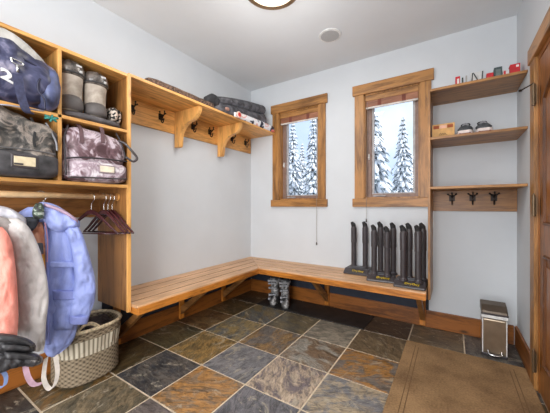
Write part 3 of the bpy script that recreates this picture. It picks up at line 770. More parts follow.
# ------------------------------------------------------------------ mats
M['rubber_mat'] = plain('black ribbed rubber mat', (40, 38, 37), .55, vary=.25, scale=9, bmp=.2)
single('boot_mat', prism(BM(), [(.40, 2.60, .0), (1.64, 2.60, .0), (1.66, 2.97, 0), (.40, 2.97, 0)], (0, 0, .008)), M['rubber_mat'], 'thin black boot mat on the floor under the window bench', 'mat', bev=.003)
def rugmat():
    m, nt, b = newmat('brown ribbed rug', .95)
    w1 = nt.nodes.new('ShaderNodeTexWave'); w1.inputs['Scale'].default_value = 38; w1.bands_direction = 'Y'
    nt.links.new(coords(nt).outputs[0], w1.inputs['Vector']); w1.inputs['Distortion'].default_value = 1
    n = nodenoise(nt, coords(nt), 90, 3); n3 = nodenoise(nt, coords(nt), 3.5, 3)
    a = nt.nodes.new('ShaderNodeMath'); a.operation = 'MULTIPLY_ADD'; a.inputs[1].default_value = .6
    nt.links.new(n.outputs['Fac'], a.inputs[0]); nt.links.new(n3.outputs['Fac'], a.inputs[2])
    r = ramp(nt, [(.6, (112, 84, 54)), (1.0, (164, 130, 90))]); nt.links.new(a.outputs[0], r.inputs['Fac']); nt.links.new(r.outputs[0], b.inputs['Base Color'])
    bump(nt, b, w1.outputs['Fac'], .35, .004); return m
M['rug'] = rugmat(); M['rug_dark'] = plain('rug groove', (112, 84, 54), .95)
RG = thing('floor_rug', 'large brown ribbed entrance rug in front of the door', 'rug', (2.39, 1.6, 0))
ry1, ry0, rx0, rx1 = 2.585, .55, 2.012, 2.772
obj('rug_field', box(rx0, rx1, ry0, ry1, 0, .012), M['rug'], RG, bev=.004)
bm = BM()
for ins in (.072, .096):
    a0, a1, b0, b1 = rx0+ins, rx1-ins, ry0+ins, ry1-ins; wd = .005
    bx(bm, a0, a0+wd, b0, b1, .011, .0132); bx(bm, a1-wd, a1, b0, b1, .011, .0132); bx(bm, a0+wd, a1-wd, b0, b0+wd, .011, .0132)
obj('border_line', bm, M['rug_dark'], RG)

# ------------------------------------------------------------------ pedal bin
PB = thing('pedal_bin', 'small rectangular brushed steel pedal bin in the corner', 'bin', (2.61, 2.76, 0))
x0, x1, y0, y1 = 2.535, 2.685, 2.675, 2.83
obj('body', box(x0, x1, y0, y1, .016, .285), M['steel'], PB, bev=.012)
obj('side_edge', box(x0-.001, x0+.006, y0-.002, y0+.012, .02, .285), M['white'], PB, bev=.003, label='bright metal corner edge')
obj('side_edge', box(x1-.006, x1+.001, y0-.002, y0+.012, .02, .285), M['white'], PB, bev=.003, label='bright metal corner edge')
obj('base', box(x0-.003, x1+.003, y0-.003, y1, 0, .02), M['black'], PB, bev=.004)
obj('collar', box(x0-.006, x1+.006, y0-.006, y1+.004, .290, .318), M['white'], PB, bev=.005, label='white plastic collar')
lid = prism(BM(), [(x0-.006, y0-.006, .318), (x0-.006, y0+.0, .345), (x0-.006, y0+.06, .378), (x0-.006, y1-.03, .393), (x0-.006, y1+.002, .385), (x0-.006, y1+.004, .318)], (x1-x0+.012, 0, 0))
l = obj('lid', lid, plain('dark steel', (104, 92, 80), .35, .5, vary=.05), PB, bev=.008)
obj('lid_rim', box(x0-.008, x1+.008, y0-.009, y0+.002, .316, .330), M['black'], PB, bev=.002)
bm = tube(BM(), spline([(x0+.035, y0-.002, .05), (x0+.036, y0-.022, .028), (x0+.06, y0-.03, .022), (x1-.055, y0-.03, .022), (x1-.034, y0-.022, .028), (x1-.033, y0-.002, .05)], 5), .006, 8)
obj('pedal', bm, M['chrome'], PB, smooth=True)

# ------------------------------------------------------------------ ski boots under the bench
M['boot_shell'] = pattern('grey ski boot shell', [(.38, (44, 44, 46)), (.5, (100, 98, 98)), (.62, (186, 184, 182))], 22, .4)
M['buckle'] = plain('silver buckle', (150, 150, 154), .35, .5)
def skiboot(x, y, rz, label):
    t = thing('ski_boot', label, 'ski boot', (x, y, .008), 'grey ski boots under the bench corner')
    bm = BM(); rings = []
    prof = [(0, .00, .048, .125, -.015), (.03, .0, .050, .128, -.015), (.06, 0, .050, .125, -.015), (.085, .0, .048, .10, .005), (.11, .0, .047, .078, .022), (.15, 0, .048, .068, .026), (.21, 0, .052, .066, .020), (.26, 0, .056, .068, .010), (.285, 0, .057, .068, .004)]
    for z, _, hw, hl, oy in prof:
        rg = []
        for k in range(20):
            a = 2*PI*k/20; rg.append(bm.verts.new((hw*math.copysign(abs(math.cos(a))**.8, math.cos(a)), oy+hl*math.copysign(abs(math.sin(a))**.85, math.sin(a)), z+.012)))
        rings.append(rg)
    for A, B in zip(rings, rings[1:]):
        for k in range(20): bm.faces.new((A[k], A[(k+1) % 20], B[(k+1) % 20], B[k]))
    bm.faces.new(rings[0]); bm.faces.new(rings[-1])
    obj('shell', bm, M['boot_shell'], t, smooth=True, world=False)
    bm = BM(); bx(bm, -.036, .036, -.15, -.03, 0, .014); bx(bm, -.036, .036, .04, .118, 0, .014)
    obj('sole', bm, M['black2'], t, world=False, bev=.003)
    bm = lathe(BM(), [(.038, 0), (.048, .004), (.05, .022), (.04, .026), (.036, .01)], (0, .004, .285), 18)
    obj('liner', bm, plain('dark liner', (58, 56, 58), .9), t, world=False, smooth=True)
    for z, yy, hw in ((.07, -.095, .05), (.105, -.062, .05), (.18, -.052, .054), (.235, -.06, .058), (.27, -.066, .06)):
        bm = box(-hw, hw*.6, yy-.012, yy, z, z+.014)
        bx(bm, -hw-.008, -hw+.02, yy-.02, yy+.03, z-.003, z+.018)
        obj('buckle', bm, M['buckle'], t, world=False, bev=.002)
    obj('power_strap', lathe(BM(), [(.060, 0), (.063, .002), (.063, .026), (.060, .028)], (0, .004, .262), 18), plain('grey strap', (140, 138, 140), .8), t, world=False)
    t.rotation_euler = (0, 0, rz)
skiboot(.565, 2.75, .35, 'left grey ski boot under the bench corner')
skiboot(.715, 2.735, .55, 'right grey ski boot under the bench corner')

# ------------------------------------------------------------------ things on the long wall shelf
ZS = SZ1
M['tweed'] = pattern('brown tweed', [(.4, (58, 44, 38)), (.6, (124, 98, 82))], 60, .95, bmp=.3)
a = onX(146, 80, .30); b = onX(212, 106, .30)
bm = sbox(BM(), (.325, 1.60, ZS+.026), (.13, .70, .052), n=6, amp=.006, freq=14, seed=2)
single('folded_scarf', bm, M['tweed'], 'long folded brown tweed scarf lying on the wall shelf', 'scarf', smooth=True)
M['charcoal'] = pattern('charcoal nylon', [(.35, (50, 50, 54)), (.65, (104, 104, 110))], 14, .6, bmp=.35)
def pile(x, cols, T, down=None, **k):
    A = [onX(p, a, x) for p, a, b in cols]
    B = [onX(p, b, x) if down is None else Vector((x, onX(p, b, x).y, down)) for p, a, b in cols]
    return loft(BM(), A, B, Vector((1, 0, 0)), T, **k)
FJ = thing('folded_jacket', 'charcoal padded jacket folded on the wall shelf near the windows', 'jacket', (.27, 2.3, ZS))
obj('lower_roll', pile(.27, [(209, 100, 112), (218, 104, 113), (230, 106, 117), (242, 110, 120), (253, 113, 121), (261, 114, 122), (264, 117, 122)], .10, down=ZS+.004, amp=.012, seed=51, rows=22, freq=(14, 9)), M['charcoal'], FJ, smooth=True)
obj('body', pile(.27, [(211, 96, 104), (220, 97.5, 106), (232, 99, 109), (244, 101.5, 112), (254, 104, 114.5), (261, 106.5, 116), (263.5, 109, 114)], .09, amp=.010, seed=52, rows=22, freq=(14, 9)), M['charcoal'], FJ, smooth=True)
obj('hood', pile(.30, [(204, 97, 103), (208, 95, 104), (211, 93.5, 106), (214, 95, 107), (217, 99, 107)], .05, amp=.012, seed=53, rows=10), plain('black hood', (46, 46, 50), .7), FJ, smooth=True)
obj('toggle', sbox(BM(), onX(227, 109, .37), (.03, .06, .035), n=2.4, amp=.006), plain('tan patch', (170, 130, 116), .7), FJ, smooth=True)
M['graphic'] = pattern('white red black print', [(.44, (40, 44, 60)), (.47, (226, 226, 230)), (.62, (240, 238, 238)), (.70, (226, 150, 140)), (.72, (238, 232, 230))], 9, .7, detail=1)
WG = thing('folded_shirt', 'white shirt with red and black print hanging over the shelf end', 'shirt', (.36, 2.7, ZS))
obj('body', pile(.375, [(234, 112, 118), (242, 114, 120), (252, 118, 124), (262, 122, 128), (271, 126, 131), (275, 129, 131)], .035, down=ZS+.002, amp=.006, seed=54, rows=18), M['graphic'], WG, smooth=True)
cc = onX(238, 115, .41)
obj('collar', lathe(BM(), [(.026, 0), (.036, .004), (.036, .014), (.024, .016), (.006, .008)], (.415, cc.y, cc.z), 18, axis='x'), plain('cream and red collar', (232, 200, 184), .7), WG, smooth=True)
obj('badge', lathe(BM(), [(.020, 0), (.024, .004), (.004, .007)], (.429, cc.y, cc.z), 14, axis='x'), plain('red badge', (206, 52, 44), .6), WG)
obj('sleeve_tip', sbox(BM(), (.385, 2.955, ZS+.018), (.06, .08, .034), n=2.5, amp=.003, seed=3), plain('pink tip', (224, 120, 112), .7), WG, smooth=True)

# ------------------------------------------------------------------ bags in the cubbies
# navy duffel with numeral
M['navy'] = pattern('navy duffel cloth', [(.38, (42, 44, 70)), (.50, (74, 76, 104)), (.60, (128, 126, 150)), (.70, (172, 166, 182))], 5, .38, dist=1.4, bmp=.6)
M['pale'] = pattern('pale grey cloth', [(.35, (150, 146, 140)), (.7, (206, 202, 196))], 12, .8, bmp=.3)
DF = thing('duffel_bag', 'navy duffel bag with white numeral in the upper left cubby', 'bag', (.27, .47, 1.684))
def dshape(q, p):
    q.z -= max(0, q.y-.04)*.5*max(0, p.z)     # top slopes down to the end
    return q
bm = sbox(BM(), (.27, .45, 1.848), (.52, .42, .335), n=3.4, seg=26, amp=.026, freq=9, seed=11, shape=dshape, ridge=.010)
obj('body', bm, M['navy'], DF, smooth=True)
def dsh2(q, p): q.z -= max(0, q.y)*.5; return q
obj('top_panel', sbox(BM(), (.28, .43, 1.985), (.47, .38, .11), n=3.4, seg=12, amp=.012, freq=12, seed=6, shape=dsh2), M['pale'], DF, smooth=True, label='pale grey top panel')
obj('end_pocket', sbox(BM(), (.40, .60, 1.80), (.27, .11, .22), n=2.6, seg=10, amp=.012, freq=14, seed=2), plain('blue end panel', (88, 96, 134), .5, vary=.2, scale=12), DF, smooth=True, label='lighter blue end pocket')
# piping lines lie on the bag front
def on_front(px, py, x=.525): return onX(px, py, x)
bm = BM()
tube(bm, spline([onX(0, 46, .49), onX(12, 52, .51), onX(24, 59, .52), onX(36, 66, .52), onX(46, 72, .50)], 5), .005, 6)
tube(bm, spline([onX(46, 72, .50), onX(39, 80, .53), onX(38, 90, .53), onX(44, 99, .53), onX(45, 110, .52)], 5), .005, 6)
obj('piping', bm, plain('navy piping', (34, 34, 58), .5), DF, smooth=True)
bm = BM()
tube(bm, spline([onX(-4, 104, .50), onX(14, 106, .52), onX(30, 109, .52), onX(44, 111, .51)], 5), .004, 6)
obj('zipper', bm, plain('pale zipper', (150, 148, 160), .4, .4), DF, smooth=True)
st = obj('shoulder_strap', ribbon(BM(), [onX(17, 74, .545), onX(19, 86, .55), onX(22, 99, .55), onX(26, 110, .545), onX(30, 113.5, .53)], (0, 1, .1), .036, .005), plain('navy webbing', (54, 56, 82), .8, vary=.12, scale=60), DF)
bm = BM(); c = onX(16.5, 62, .54)
tube(bm, spline([c+Vector((0, -.022, .012)), c+Vector((0, .022, .004)), c+Vector((0, .018, -.010)), c+Vector((0, -.012, -.008)), c+Vector((0, -.022, .012))], 5), .004, 8)
tube(bm, [c+Vector((0, .002, -.01)), c+Vector((0, .004, -.05))], .006, 8)
obj('clasp', bm, M['chrome'], DF, smooth=True)
tb = text_bm('2', .10, .0015, .004)
cen = onX(6.8, 76, .530); Nn = Vector((1, -.05, 0)).normalized(); Uu = Vector((.05, 1, 0)).normalized()
for v in tb.verts: v.co = cen+Uu*v.co.x*.88+Vector((0, 0, 1))*v.co.y*.70+Nn*v.co.z-Vector((0, 0, .35*v.co.x))
obj('numeral', tb, plain('white numeral', (228, 226, 222), .6), DF)

# black boot bag
M['black_camo'] = pattern('black shimmer cloth', [(.36, (30, 29, 28)), (.47, (78, 74, 70)), (.56, (140, 128, 118)), (.66, (54, 52, 52))], 11, .5, dist=1.2, detail=5, bmp=.4)
BB = thing('boot_bag', 'black and grey boot bag with pale label in the lower left cubby', 'bag', (.25, .46, 1.30))
def bsh(q, p): q.z -= max(0, q.y-.02)*.3*max(0, p.z); return q
obj('body', sbox(BM(), (.25, .455, 1.478), (.50, .40, .345), n=4.5, seg=24, amp=.024, freq=9, seed=21, shape=bsh, ridge=.004), M['black_camo'], BB, smooth=True)
obj('base_panel', sbox(BM(), (.27, .455, 1.370), (.50, .395, .136), n=6, seg=14, amp=.006, freq=8, seed=22), plain('dark base cloth', (66, 64, 66), .55, vary=.25, scale=16), BB, smooth=True)
c0, c1 = onX(14, 155.5, .527), onX(36, 167, .527)
obj('label_frame', box(.512, .524, c0.y-.012, c1.y+.012, c1.z-.012, c0.z+.012), M['black'], BB, bev=.008)
obj('label', box(.522, .527, c0.y, c1.y, c1.z, c0.z), plain('pale tan label', (204, 188, 156), .7), BB, bev=.003, label='pale tan name label')
obj('label_print', box(.5265, .529, c0.y, c0.y+.035, c1.z+.003, c1.z+.012), M['black'], BB)
obj('piping', tube(BM(), spline([onX(-4, 146.5, .508), onX(20, 148.5, .510), onX(40, 151.5, .510), onX(56, 154.5, .50)], 5), .004, 6), plain('grey piping', (96, 94, 94), .4), BB, smooth=True)
obj('strap', ribbon(BM(), [onX(31, 118, .44), onX(35, 128, .48), onX(34, 140, .505), onX(35, 147, .51)], (0, 1, 0), .012, .004), M['black2'], BB)
obj('zip_cord', tube(BM(), spline([onX(46, 123, .46), onX(51, 132, .49), onX(56, 142, .49), onX(57, 151, .49)], 5), .005, 6), plain('silver cord', (130, 130, 134), .4), BB, smooth=True)
rb = BM(); c = onX(51, 118.5, .475)
for k in range(6):
    a = k*1.05+.4; d = Vector((.2*math.sin(a*2), math.cos(a), .55*math.sin(a)))
    tube(rb, spline([c, c+d*.018+Vector((.01, 0, 0)), c+d*.034], 4), [.006]*8+[.003], 6)
obj('ribbon_bow', rb, plain('teal ribbon', (44, 132, 122), .5), BB, smooth=True)

# mottled brown and lilac bag
M['plum_camo'] = pattern('plum and white mottled cloth', [(.34, (74, 50, 54)), (.44, (112, 86, 92)), (.52, (196, 182, 190)), (.60, (150, 128, 138)), (.70, (220, 212, 216))], 7, .5, dist=1.6, detail=3, bmp=.25)
PBG = thing('boot_bag', 'plum and white mottled boot bag in the lower right cubby', 'bag', (.26, .86, 1.30))
def psh(q, p): q.z -= max(0, q.y)*.18*max(0, p.z); return q
obj('body', sbox(BM(), (.25, .862, 1.478), (.45, .37, .335), n=4.6, seg=18, amp=.010, freq=8, seed=31, shape=psh), M['plum_camo'], PBG, smooth=True)
obj('base_panel', sbox(BM(), (.27, .866, 1.372), (.44, .372, .14), n=5.5, seg=14, amp=.006, freq=8, seed=32), M['plum_camo'], PBG, smooth=True)
bm = BM(); tube(bm, spline([onX(66, 158, .475), onX(80, 157.5, .488), onX(100, 158.5, .492), onX(118, 160.5, .492), onX(127, 161.5, .478)], 5), .0055, 6)
tube(bm, spline([onX(68, 125, .41), onX(64, 138, .44), onX(65, 152, .46), onX(66, 175, .475)], 5), .006, 6)
tube(bm, spline([onX(116, 133, .42), onX(121, 143, .45), onX(124, 152, .47), onX(125, 159, .48)], 5), .005, 6)
obj('piping', bm, plain('dark piping', (44, 36, 40), .5), PBG, smooth=True)
obj('handle', tube(BM(), spline([onX(117, 141, .44), onX(124, 143, .475), onX(131, 150, .50), onX(137, 158, .51), onX(133, 161.5, .50), onX(126, 157, .488)], 5), .008, 8), M['black'], PBG, smooth=True)
c0, c1 = onX(100.5, 165.5, .500), onX(114.5, 173, .500)
obj('label_frame', box(.488, .497, c0.y-.008, c1.y+.008, c1.z-.008, c0.z+.008), plain('label frame', (150, 134, 138), .6), PBG, bev=.004)
obj('label', box(.496, .500, c0.y, c1.y, c1.z, c0.z), plain('pale label', (218, 206, 184), .7), PBG, bev=.002, label='pale name label')
for px in (77, 98): obj('strap', ribbon(BM(), [onX(px, 123, .37), onX(px+4, 130, .455), onX(px+5, 143, .482)], (0, 1, 0), .022, .004), plain('plum strap', (92, 66, 70), .7), PBG)
obj('lower_band', tube(BM(), spline([onX(68, 177, .485), onX(90, 177.5, .493), onX(112, 178.5, .493), onX(127, 179, .48)], 5), .005, 6), M['black'], PBG, smooth=True)

# folded grey case under the guards
ZC = 1.684
M['grey_nylon'] = plain('slate grey nylon', (78, 74, 76), .6, vary=.15, scale=14, bmp=.3)
single('folded_pouch', sbox(BM(), (.30, .862, ZC+.026), (.26, .365, .050), n=3.4, amp=.006, freq=10, seed=3), M['grey_nylon'], 'flat slate grey pouch under the tall leg guards', 'pouch', smooth=True)
# two tall padded guards
M['tan_pad'] = pattern('tan grey padding', [(.35, (142, 130, 118)), (.65, (192, 180, 166))], 10, .7, bmp=.2)
M['dark_pad'] = pattern('glossy dark cap', [(.40, (46, 42, 40)), (.60, (112, 104, 98))], 14, .22, bmp=.1)
def guard(x, y, top, label, sc=1):
    t = thing('leg_guard', label, 'leg guard', (x, y, ZC+.052), 'tall padded leg guards in the cubby')
    z0 = ZC+.052; H = top-z0
    def cyl(bm, prof, off=0):
        rings = []
        for f, r, ox in prof:
            rings.append([bm.verts.new((x+ox+r*math.cos(2*PI*k/24)*1.0, y+r*1.04*sc*math.sin(2*PI*k/24), z0+H*f)) for k in range(24)])
        for A, B in zip(rings, rings[1:]):
            for k in range(24): bm.faces.new((A[k], A[(k+1) % 24], B[(k+1) % 24], B[k]))
        bm.faces.new(rings[0]); bm.faces.new(rings[-1]); return bm
    obj('shin_shell', cyl(BM(), [(.0, .050, 0), (.04, .056, 0), (.25, .060, 0), (.5, .062, 0), (.66, .066, 0), (.70, .064, 0)]), M['tan_pad'], t, smooth=True)
    obj('ankle_pad', cyl(BM(), [(.02, .058, .008), (.10, .064, .012), (.22, .062, .01), (.30, .052, .006)]), plain('grey ankle pad', (96, 90, 88), .6), t, smooth=True)
    obj('knee_cap', cyl(BM(), [(.66, .060, 0), (.69, .071, .004), (.80, .073, .006), (.88, .068, .004), (.95, .056, 0), (.995, .03, 0)]), M['dark_pad'], t, smooth=True)
    b = BM(); bx(b, x+.068, x+.076, y+.005, y+.035, z0+H*.84, z0+H*.88); bx(b, x+.066, x+.074, y+.02, y+.04, z0+H*.74, z0+H*.79)
    obj('strap_tab', b, plain('silver tab', (190, 188, 186), .4), t, bev=.002)
    obj('strap', cyl(BM(), [(.70, .0715, .004), (.705, .0745, .005), (.73, .0745, .005), (.735, .0715, .004)]), plain('strap', (50, 48, 48), .7), t, smooth=True)
guard(.345, .745, 2.052, 'left tall tan and grey padded leg guard in the upper cubby')
guard(.345, .885, 2.035, 'right tall tan and grey padded leg guard in the upper cubby')
M['spots'] = pattern('black with cream spots', [(.50, (34, 32, 32)), (.56, (206, 190, 176))], 60, .8, detail=0, dist=.3)
single('spotted_slipper', sbox(BM(), (.33, .992, ZC+.102), (.15, .050, .10), n=2.6, amp=.003), M['spots'], 'black and cream spotted slipper nearest the leg guards', 'slipper', 'spotted slippers on the grey pouch', smooth=True)
single('spotted_slipper', sbox(BM(), (.31, 1.032, ZC+.100), (.15, .040, .11), n=2.6, amp=.003, seed=5), M['spots'], 'black and cream spotted slipper against the cubby side panel', 'slipper', 'spotted slippers on the grey pouch', smooth=True)

# ------------------------------------------------------------------ clothes hangers
M['mahogany'] = plain('dark mahogany hanger wood', (72, 34, 38), .25, vary=.15)
def hanger(y, ang, label, x=RX, group='dark wooden hangers on the rod', kk=1):
    t = thing('clothes_hanger', label, 'clothes hanger', (x, y, RZ-.11), group)
    R = Matrix.Rotation(ang, 4, 'Z'); c = Vector((x, y, RZ))
    def T_(p): return c + (R @ Vector((p[0]*(kk if abs(p[0]) > .025 else 1), p[1], p[2])))
    hk = [(0, 0, -.105), (0, 0, -.06), (.004, 0, -.045), (.022, 0, -.022), (.0225, 0, .004), (.010, 0, .0215), (-.010, 0, .0215), (-.021, 0, .006), (-.022, 0, -.006)]
    obj('hook', tube(BM(), [T_(p) for p in spline(hk, 4)], .0022, 8), M['chrome'], t, smooth=True, label='silver hook')
    top = [(-.205, -.245), (-.15, -.20), (-.08, -.135), (-.03, -.097), (0, -.088), (.03, -.097), (.08, -.135), (.15, -.20), (.205, -.245)]
    bot = [(.205, -.257), (.145, -.214), (.08, -.158), (.03, -.126), (0, -.120), (-.03, -.126), (-.08, -.158), (-.145, -.214), (-.205, -.257)]
    bm = prism(BM(), [T_((a, -.007, b)) for a, b in top+bot], (R @ Vector((0, .014, 0))))
    obj('shoulder_bar', bm, M['mahogany'], t, bev=.004)
    obj('trouser_bar', tube(BM(), [T_((-.195, 0, -.25)), T_((.195, 0, -.25))], .004, 8), M['mahogany'], t, smooth=True)
    return t
hanger(.885, .42, 'empty dark wooden hanger, apart from the others on the rod')
hanger(.963, .20, 'dark wooden hanger, left one of the three bunched by the side panel')
hanger(.991, .20, 'dark wooden hanger, middle one of the three bunched by the side panel')
hanger(1.019, .20, 'dark wooden hanger nearest the side panel of the bunched three')

# ------------------------------------------------------------------ jackets
def cloth(name, col, dk, sc=9, bmp=.8):
    return pattern(name, [(.30, dk), (.62, col)], sc, .7, detail=5, aniso=(1, 1, .45), bmp=bmp, dist=1.5)
M['blue'] = cloth('periwinkle shell', (160, 172, 226), (134, 147, 204))
M['blue_d'] = cloth('periwinkle trim', (140, 150, 208), (118, 128, 188))
M['stone'] = cloth('stone grey shell', (208, 203, 200), (180, 174, 172))
M['coral'] = cloth('coral shell', (240, 158, 142), (222, 130, 114))
nB = Vector((.96, -.28, 0)).normalized(); pB = Vector((.36, .64, 1))
JB = thing('hanging_jacket', 'periwinkle blue hooded ski jacket hanging open on the rod', 'jacket', (.36, .66, .35), 'jackets on the rod')
obj('body', garment(BM(), [(207, 28, 50), (213, 18, 62), (221, 15, 73), (232, 15, 78), (250, 20, 79), (270, 26, 79), (300, 30, 79), (322, 32, 78), (338, 36, 74), (348, 42, 66), (356, 47, 56)], pB, nB, .055, amp=.022, freq=(16, 3), seed=1, rows=34), M['blue'], JB, smooth=True)
obj('sleeve', garment(BM(), [(223, 63, 74), (231, 65, 81), (245, 70, 86), (262, 73, 91), (280, 74, 95), (298, 72, 95), (310, 70, 91), (321, 68.5, 87.5)], pB, nB, .05, push=.055, amp=.017, seed=2, rows=26, freq=(14, 9)), M['blue'], JB, smooth=True)
obj('cuff', garment(BM(), [(314, 69.2, 89.5), (318, 68.8, 88.4), (323.5, 68.4, 87.2)], pB, nB, .047, push=.062, rows=6), M['blue_d'], JB, smooth=True)
obj('hood', garment_h(BM(), [(36, 204, 210), (42, 202, 220), (50, 203, 229), (58, 206, 232), (66, 211, 230), (73, 216, 228), (80, 222, 227)], pB, nB, .055, push=.05, amp=.016, seed=3, rows=20, freq=(16, 7)), M['blue'], JB, smooth=True)
obj('hood_lining', garment_h(BM(), [(44, 203, 206), (54, 206, 209.5), (64, 210, 214), (73, 216, 219.5), (78, 220, 223)], pB, nB, .022, push=.098, rows=14), plain('pinkish hood lining', (176, 150, 170), .8), JB, smooth=True)
obj('yoke_flap', garment(BM(), [(261, 47.5, 78), (264, 47, 78.4), (267.5, 47, 78)], pB, nB, .022, push=.048, rows=6), M['blue'], JB, smooth=True)
obj('placket', garment(BM(), [(226, 43, 48), (240, 44.5, 49), (256, 45.5, 49.5), (275, 45.5, 49), (300, 45.5, 49), (322, 46, 49.5), (345, 46.5, 50)], pB, nB, .020, push=.052, rows=20), M['blue_d'], JB, smooth=True)
obj('zipper', ribbon(BM(), [onP(44.8, 222, pB+nB*.077, nB), onP(47.5, 240, pB+nB*.078, nB), onP(47.2, 262, pB+nB*.078, nB)], (nB.cross(Vector((0, 0, 1)))), .006, .004), plain('pink zipper', (178, 130, 150), .6), JB)
obj('pocket', garment(BM(), [(292, 53, 76), (300, 53, 77), (320, 53, 76), (330, 54, 72)], pB, nB, .020, push=.050, amp=.006, seed=7, rows=12), M['blue'], JB, smooth=True)
obj('pocket_flap', garment(BM(), [(290, 52.5, 77), (294, 52.5, 77.5), (300, 53, 77)], pB, nB, .022, push=.056, rows=7), M['blue_d'], JB, smooth=True)
obj('inner_jacket', garment(BM(), [(222, 27, 42), (232, 27, 45), (245, 29, 46), (260, 33, 46), (278, 38, 46)], pB, nB, .024, push=.052, amp=.008, seed=9, rows=14), pattern('layered tan lining', [(.4, (176, 112, 84)), (.6, (206, 150, 122))], 16, .8), JB, smooth=True, label='tan inner layer')
obj('inner_band', garment(BM(), [(242, 29.5, 43), (248, 31, 43.5), (254, 33, 43.5)], pB, nB, .022, push=.062, rows=8), plain('grey inner band', (84, 84, 88), .8), JB, smooth=True, label='dark grey inner band')
obj('inner_pocket', garment(BM(), [(254, 33, 44.5), (262, 36, 45), (274, 40, 45)], pB, nB, .022, push=.062, rows=8), plain('mustard lining', (206, 146, 44), .8), JB, smooth=True, label='mustard yellow inner panel')
obj('collar', garment(BM(), [(203, 36, 42), (208, 33, 44), (214, 32, 44.5), (219, 34, 43)], pB, nB, .034, push=.105, amp=.01, seed=4, rows=10), pattern('black and green print', [(.42, (30, 30, 30)), (.55, (74, 92, 74)), (.64, (196, 200, 190))], 40, .6), JB, smooth=True, label='dark patterned inner collar')
obj('scarf', garment(BM(), [(217, 24, 40), (224, 18, 38), (231, 20, 33)], pB, nB, .03, push=.085, amp=.01, seed=6, rows=8), plain('dark fleece', (54, 56, 62), .9), JB, smooth=True, label='dark fleece neck piece')
hanger(.615, 1.25, 'wooden hanger holding the periwinkle blue jacket', kk=.8)

nS = Vector((.967, -.252, 0)).normalized(); pS = Vector((.46, .50, 1))
JS = thing('hanging_jacket', 'stone grey jacket between the coral and blue jackets', 'jacket', (.46, .45, .4), 'jackets on the rod')
obj('hood', garment_h(BM(), [(-8, 204, 214), (2, 206, 218), (12, 209, 226), (20, 214, 230), (27, 219, 232)], pS, nS, .05, push=-.03, amp=.012, seed=13, rows=14), cloth('pale lilac grey', (196, 194, 200), (168, 166, 176)), JS, smooth=True)
obj('body', garment(BM(), [(216, -12, 12), (226, -12, 24), (245, -12, 34), (270, -12, 38), (300, -12, 40), (330, -12, 38), (346, -12, 34)], pS, nS, .05, push=-.03, amp=.010, seed=14), M['stone'], JS, smooth=True)
obj('sleeve', garment(BM(), [(218, 2, 17), (224, 4, 26), (234, 9, 33), (250, 13, 40), (268, 15, 45), (285, 16, 48), (302, 17, 48.5), (318, 18, 46.5), (332, 19, 45.5), (344, 22, 45), (352, 26, 43)], pS, nS, .05, push=.045, freq=(16, 3), amp=.015, seed=15, rows=32), M['stone'], JS, smooth=True)
obj('collar', garment_h(BM(), [(-6, 216, 230), (4, 217, 236), (12, 221, 240), (18, 228, 246)], pS, nS, .04, push=.04, amp=.01, seed=16, rows=10), plain('taupe collar', (148, 140, 136), .8, vary=.1), JS, smooth=True)

nC = Vector((.97, -.24, 0)).normalized(); pC = Vector((.60, .36, 1))
JC = thing('hanging_jacket', 'coral pink jacket at the left edge, before the grey one', 'jacket', (.6, .32, .4), 'jackets on the rod')
obj('sleeve', garment(BM(), [(227, -10, 2), (233, -10, 7.5), (243, -10, 12), (258, -9, 14.5), (276, -8, 16.5), (300, -8, 18), (320, -8, 18.5), (337, -7, 17), (343, -6, 15)], pC, nC, .055, push=0, amp=.012, seed=24, rows=28), M['coral'], JC, smooth=True)
obj('body', garment(BM(), [(224, -30, -5), (240, -30, 4), (270, -30, 8), (320, -30, 9), (342, -28, 6)], pC, nC, .055, push=-.06, amp=.01, seed=25), M['coral'], JC, smooth=True)

# black gloves clipped at the hems, with wrist leashes
M['glove'] = pattern('black glove leather with pale marks', [(.40, (36, 35, 37)), (.60, (64, 62, 64)), (.70, (150, 144, 140)), (.74, (60, 58, 60))], 13, .45, dist=1.2, bmp=.35)
pG = Vector((.66, .40, .5)); nG = nC
GU = thing('ski_glove', 'upper black ski glove at the coral jacket hem, resting on the lower glove', 'glove', (.66, .40, .42), 'black ski gloves under the jackets')
obj('hand', garment_h(BM(), [(-10, 337, 352), (0, 336, 352), (12, 336.5, 351.5), (22, 338, 351), (30, 341, 351), (36, 345.5, 350)], pG, nG, .038, amp=.010, seed=41, rows=18, freq=(20, 12)), M['glove'], GU, smooth=True)
obj('finger', garment_h(BM(), [(-6, 333, 341), (6, 334, 341), (18, 336, 342), (28, 339, 344), (35, 343.5, 347)], pG, nG, .026, push=.022, amp=.004, seed=42, rows=14), M['glove'], GU, smooth=True)
obj('finger', garment_h(BM(), [(0, 343, 349), (12, 343, 350), (22, 344, 350), (31, 345.5, 350)], pG, nG, .022, push=.03, amp=.004, seed=47, rows=12), M['glove'], GU, smooth=True)
GL = thing('ski_glove', 'lower black ski glove with pale marks, touching the leash loops', 'glove', (.68, .40, .36), 'black ski gloves under the jackets')
obj('hand', garment_h(BM(), [(-10, 352, 374), (0, 351, 372), (8, 351, 368.5), (18, 351.5, 365.5), (28, 352.5, 365), (36, 354, 364), (43, 357.5, 362)], pG, nG, .045, push=.01, amp=.012, seed=43, rows=20, freq=(20, 12)), M['glove'], GL, smooth=True)
obj('finger', garment_h(BM(), [(4, 351.5, 358.5), (18, 352, 358.5), (30, 353.5, 359), (40, 356.5, 360.5)], pG, nG, .026, push=.04, amp=.004, seed=44, rows=12), M['glove'], GL, smooth=True)
sd = Vector((.1, .9, .45))
gp = pG+nG*.0
def gP(px, py, k=0): return onP(px, py, gp+nG*k, nG)
obj('leash', ribbon(BM(), [gP(25, 362), gP(26, 370), gP(29, 379), gP(34, 384.5), gP(42, 383.5)], sd, .022, .003), plain('pink lilac strap', (200, 162, 178), .8, vary=.1, scale=12), GL, label='pink and lilac wrist leash')
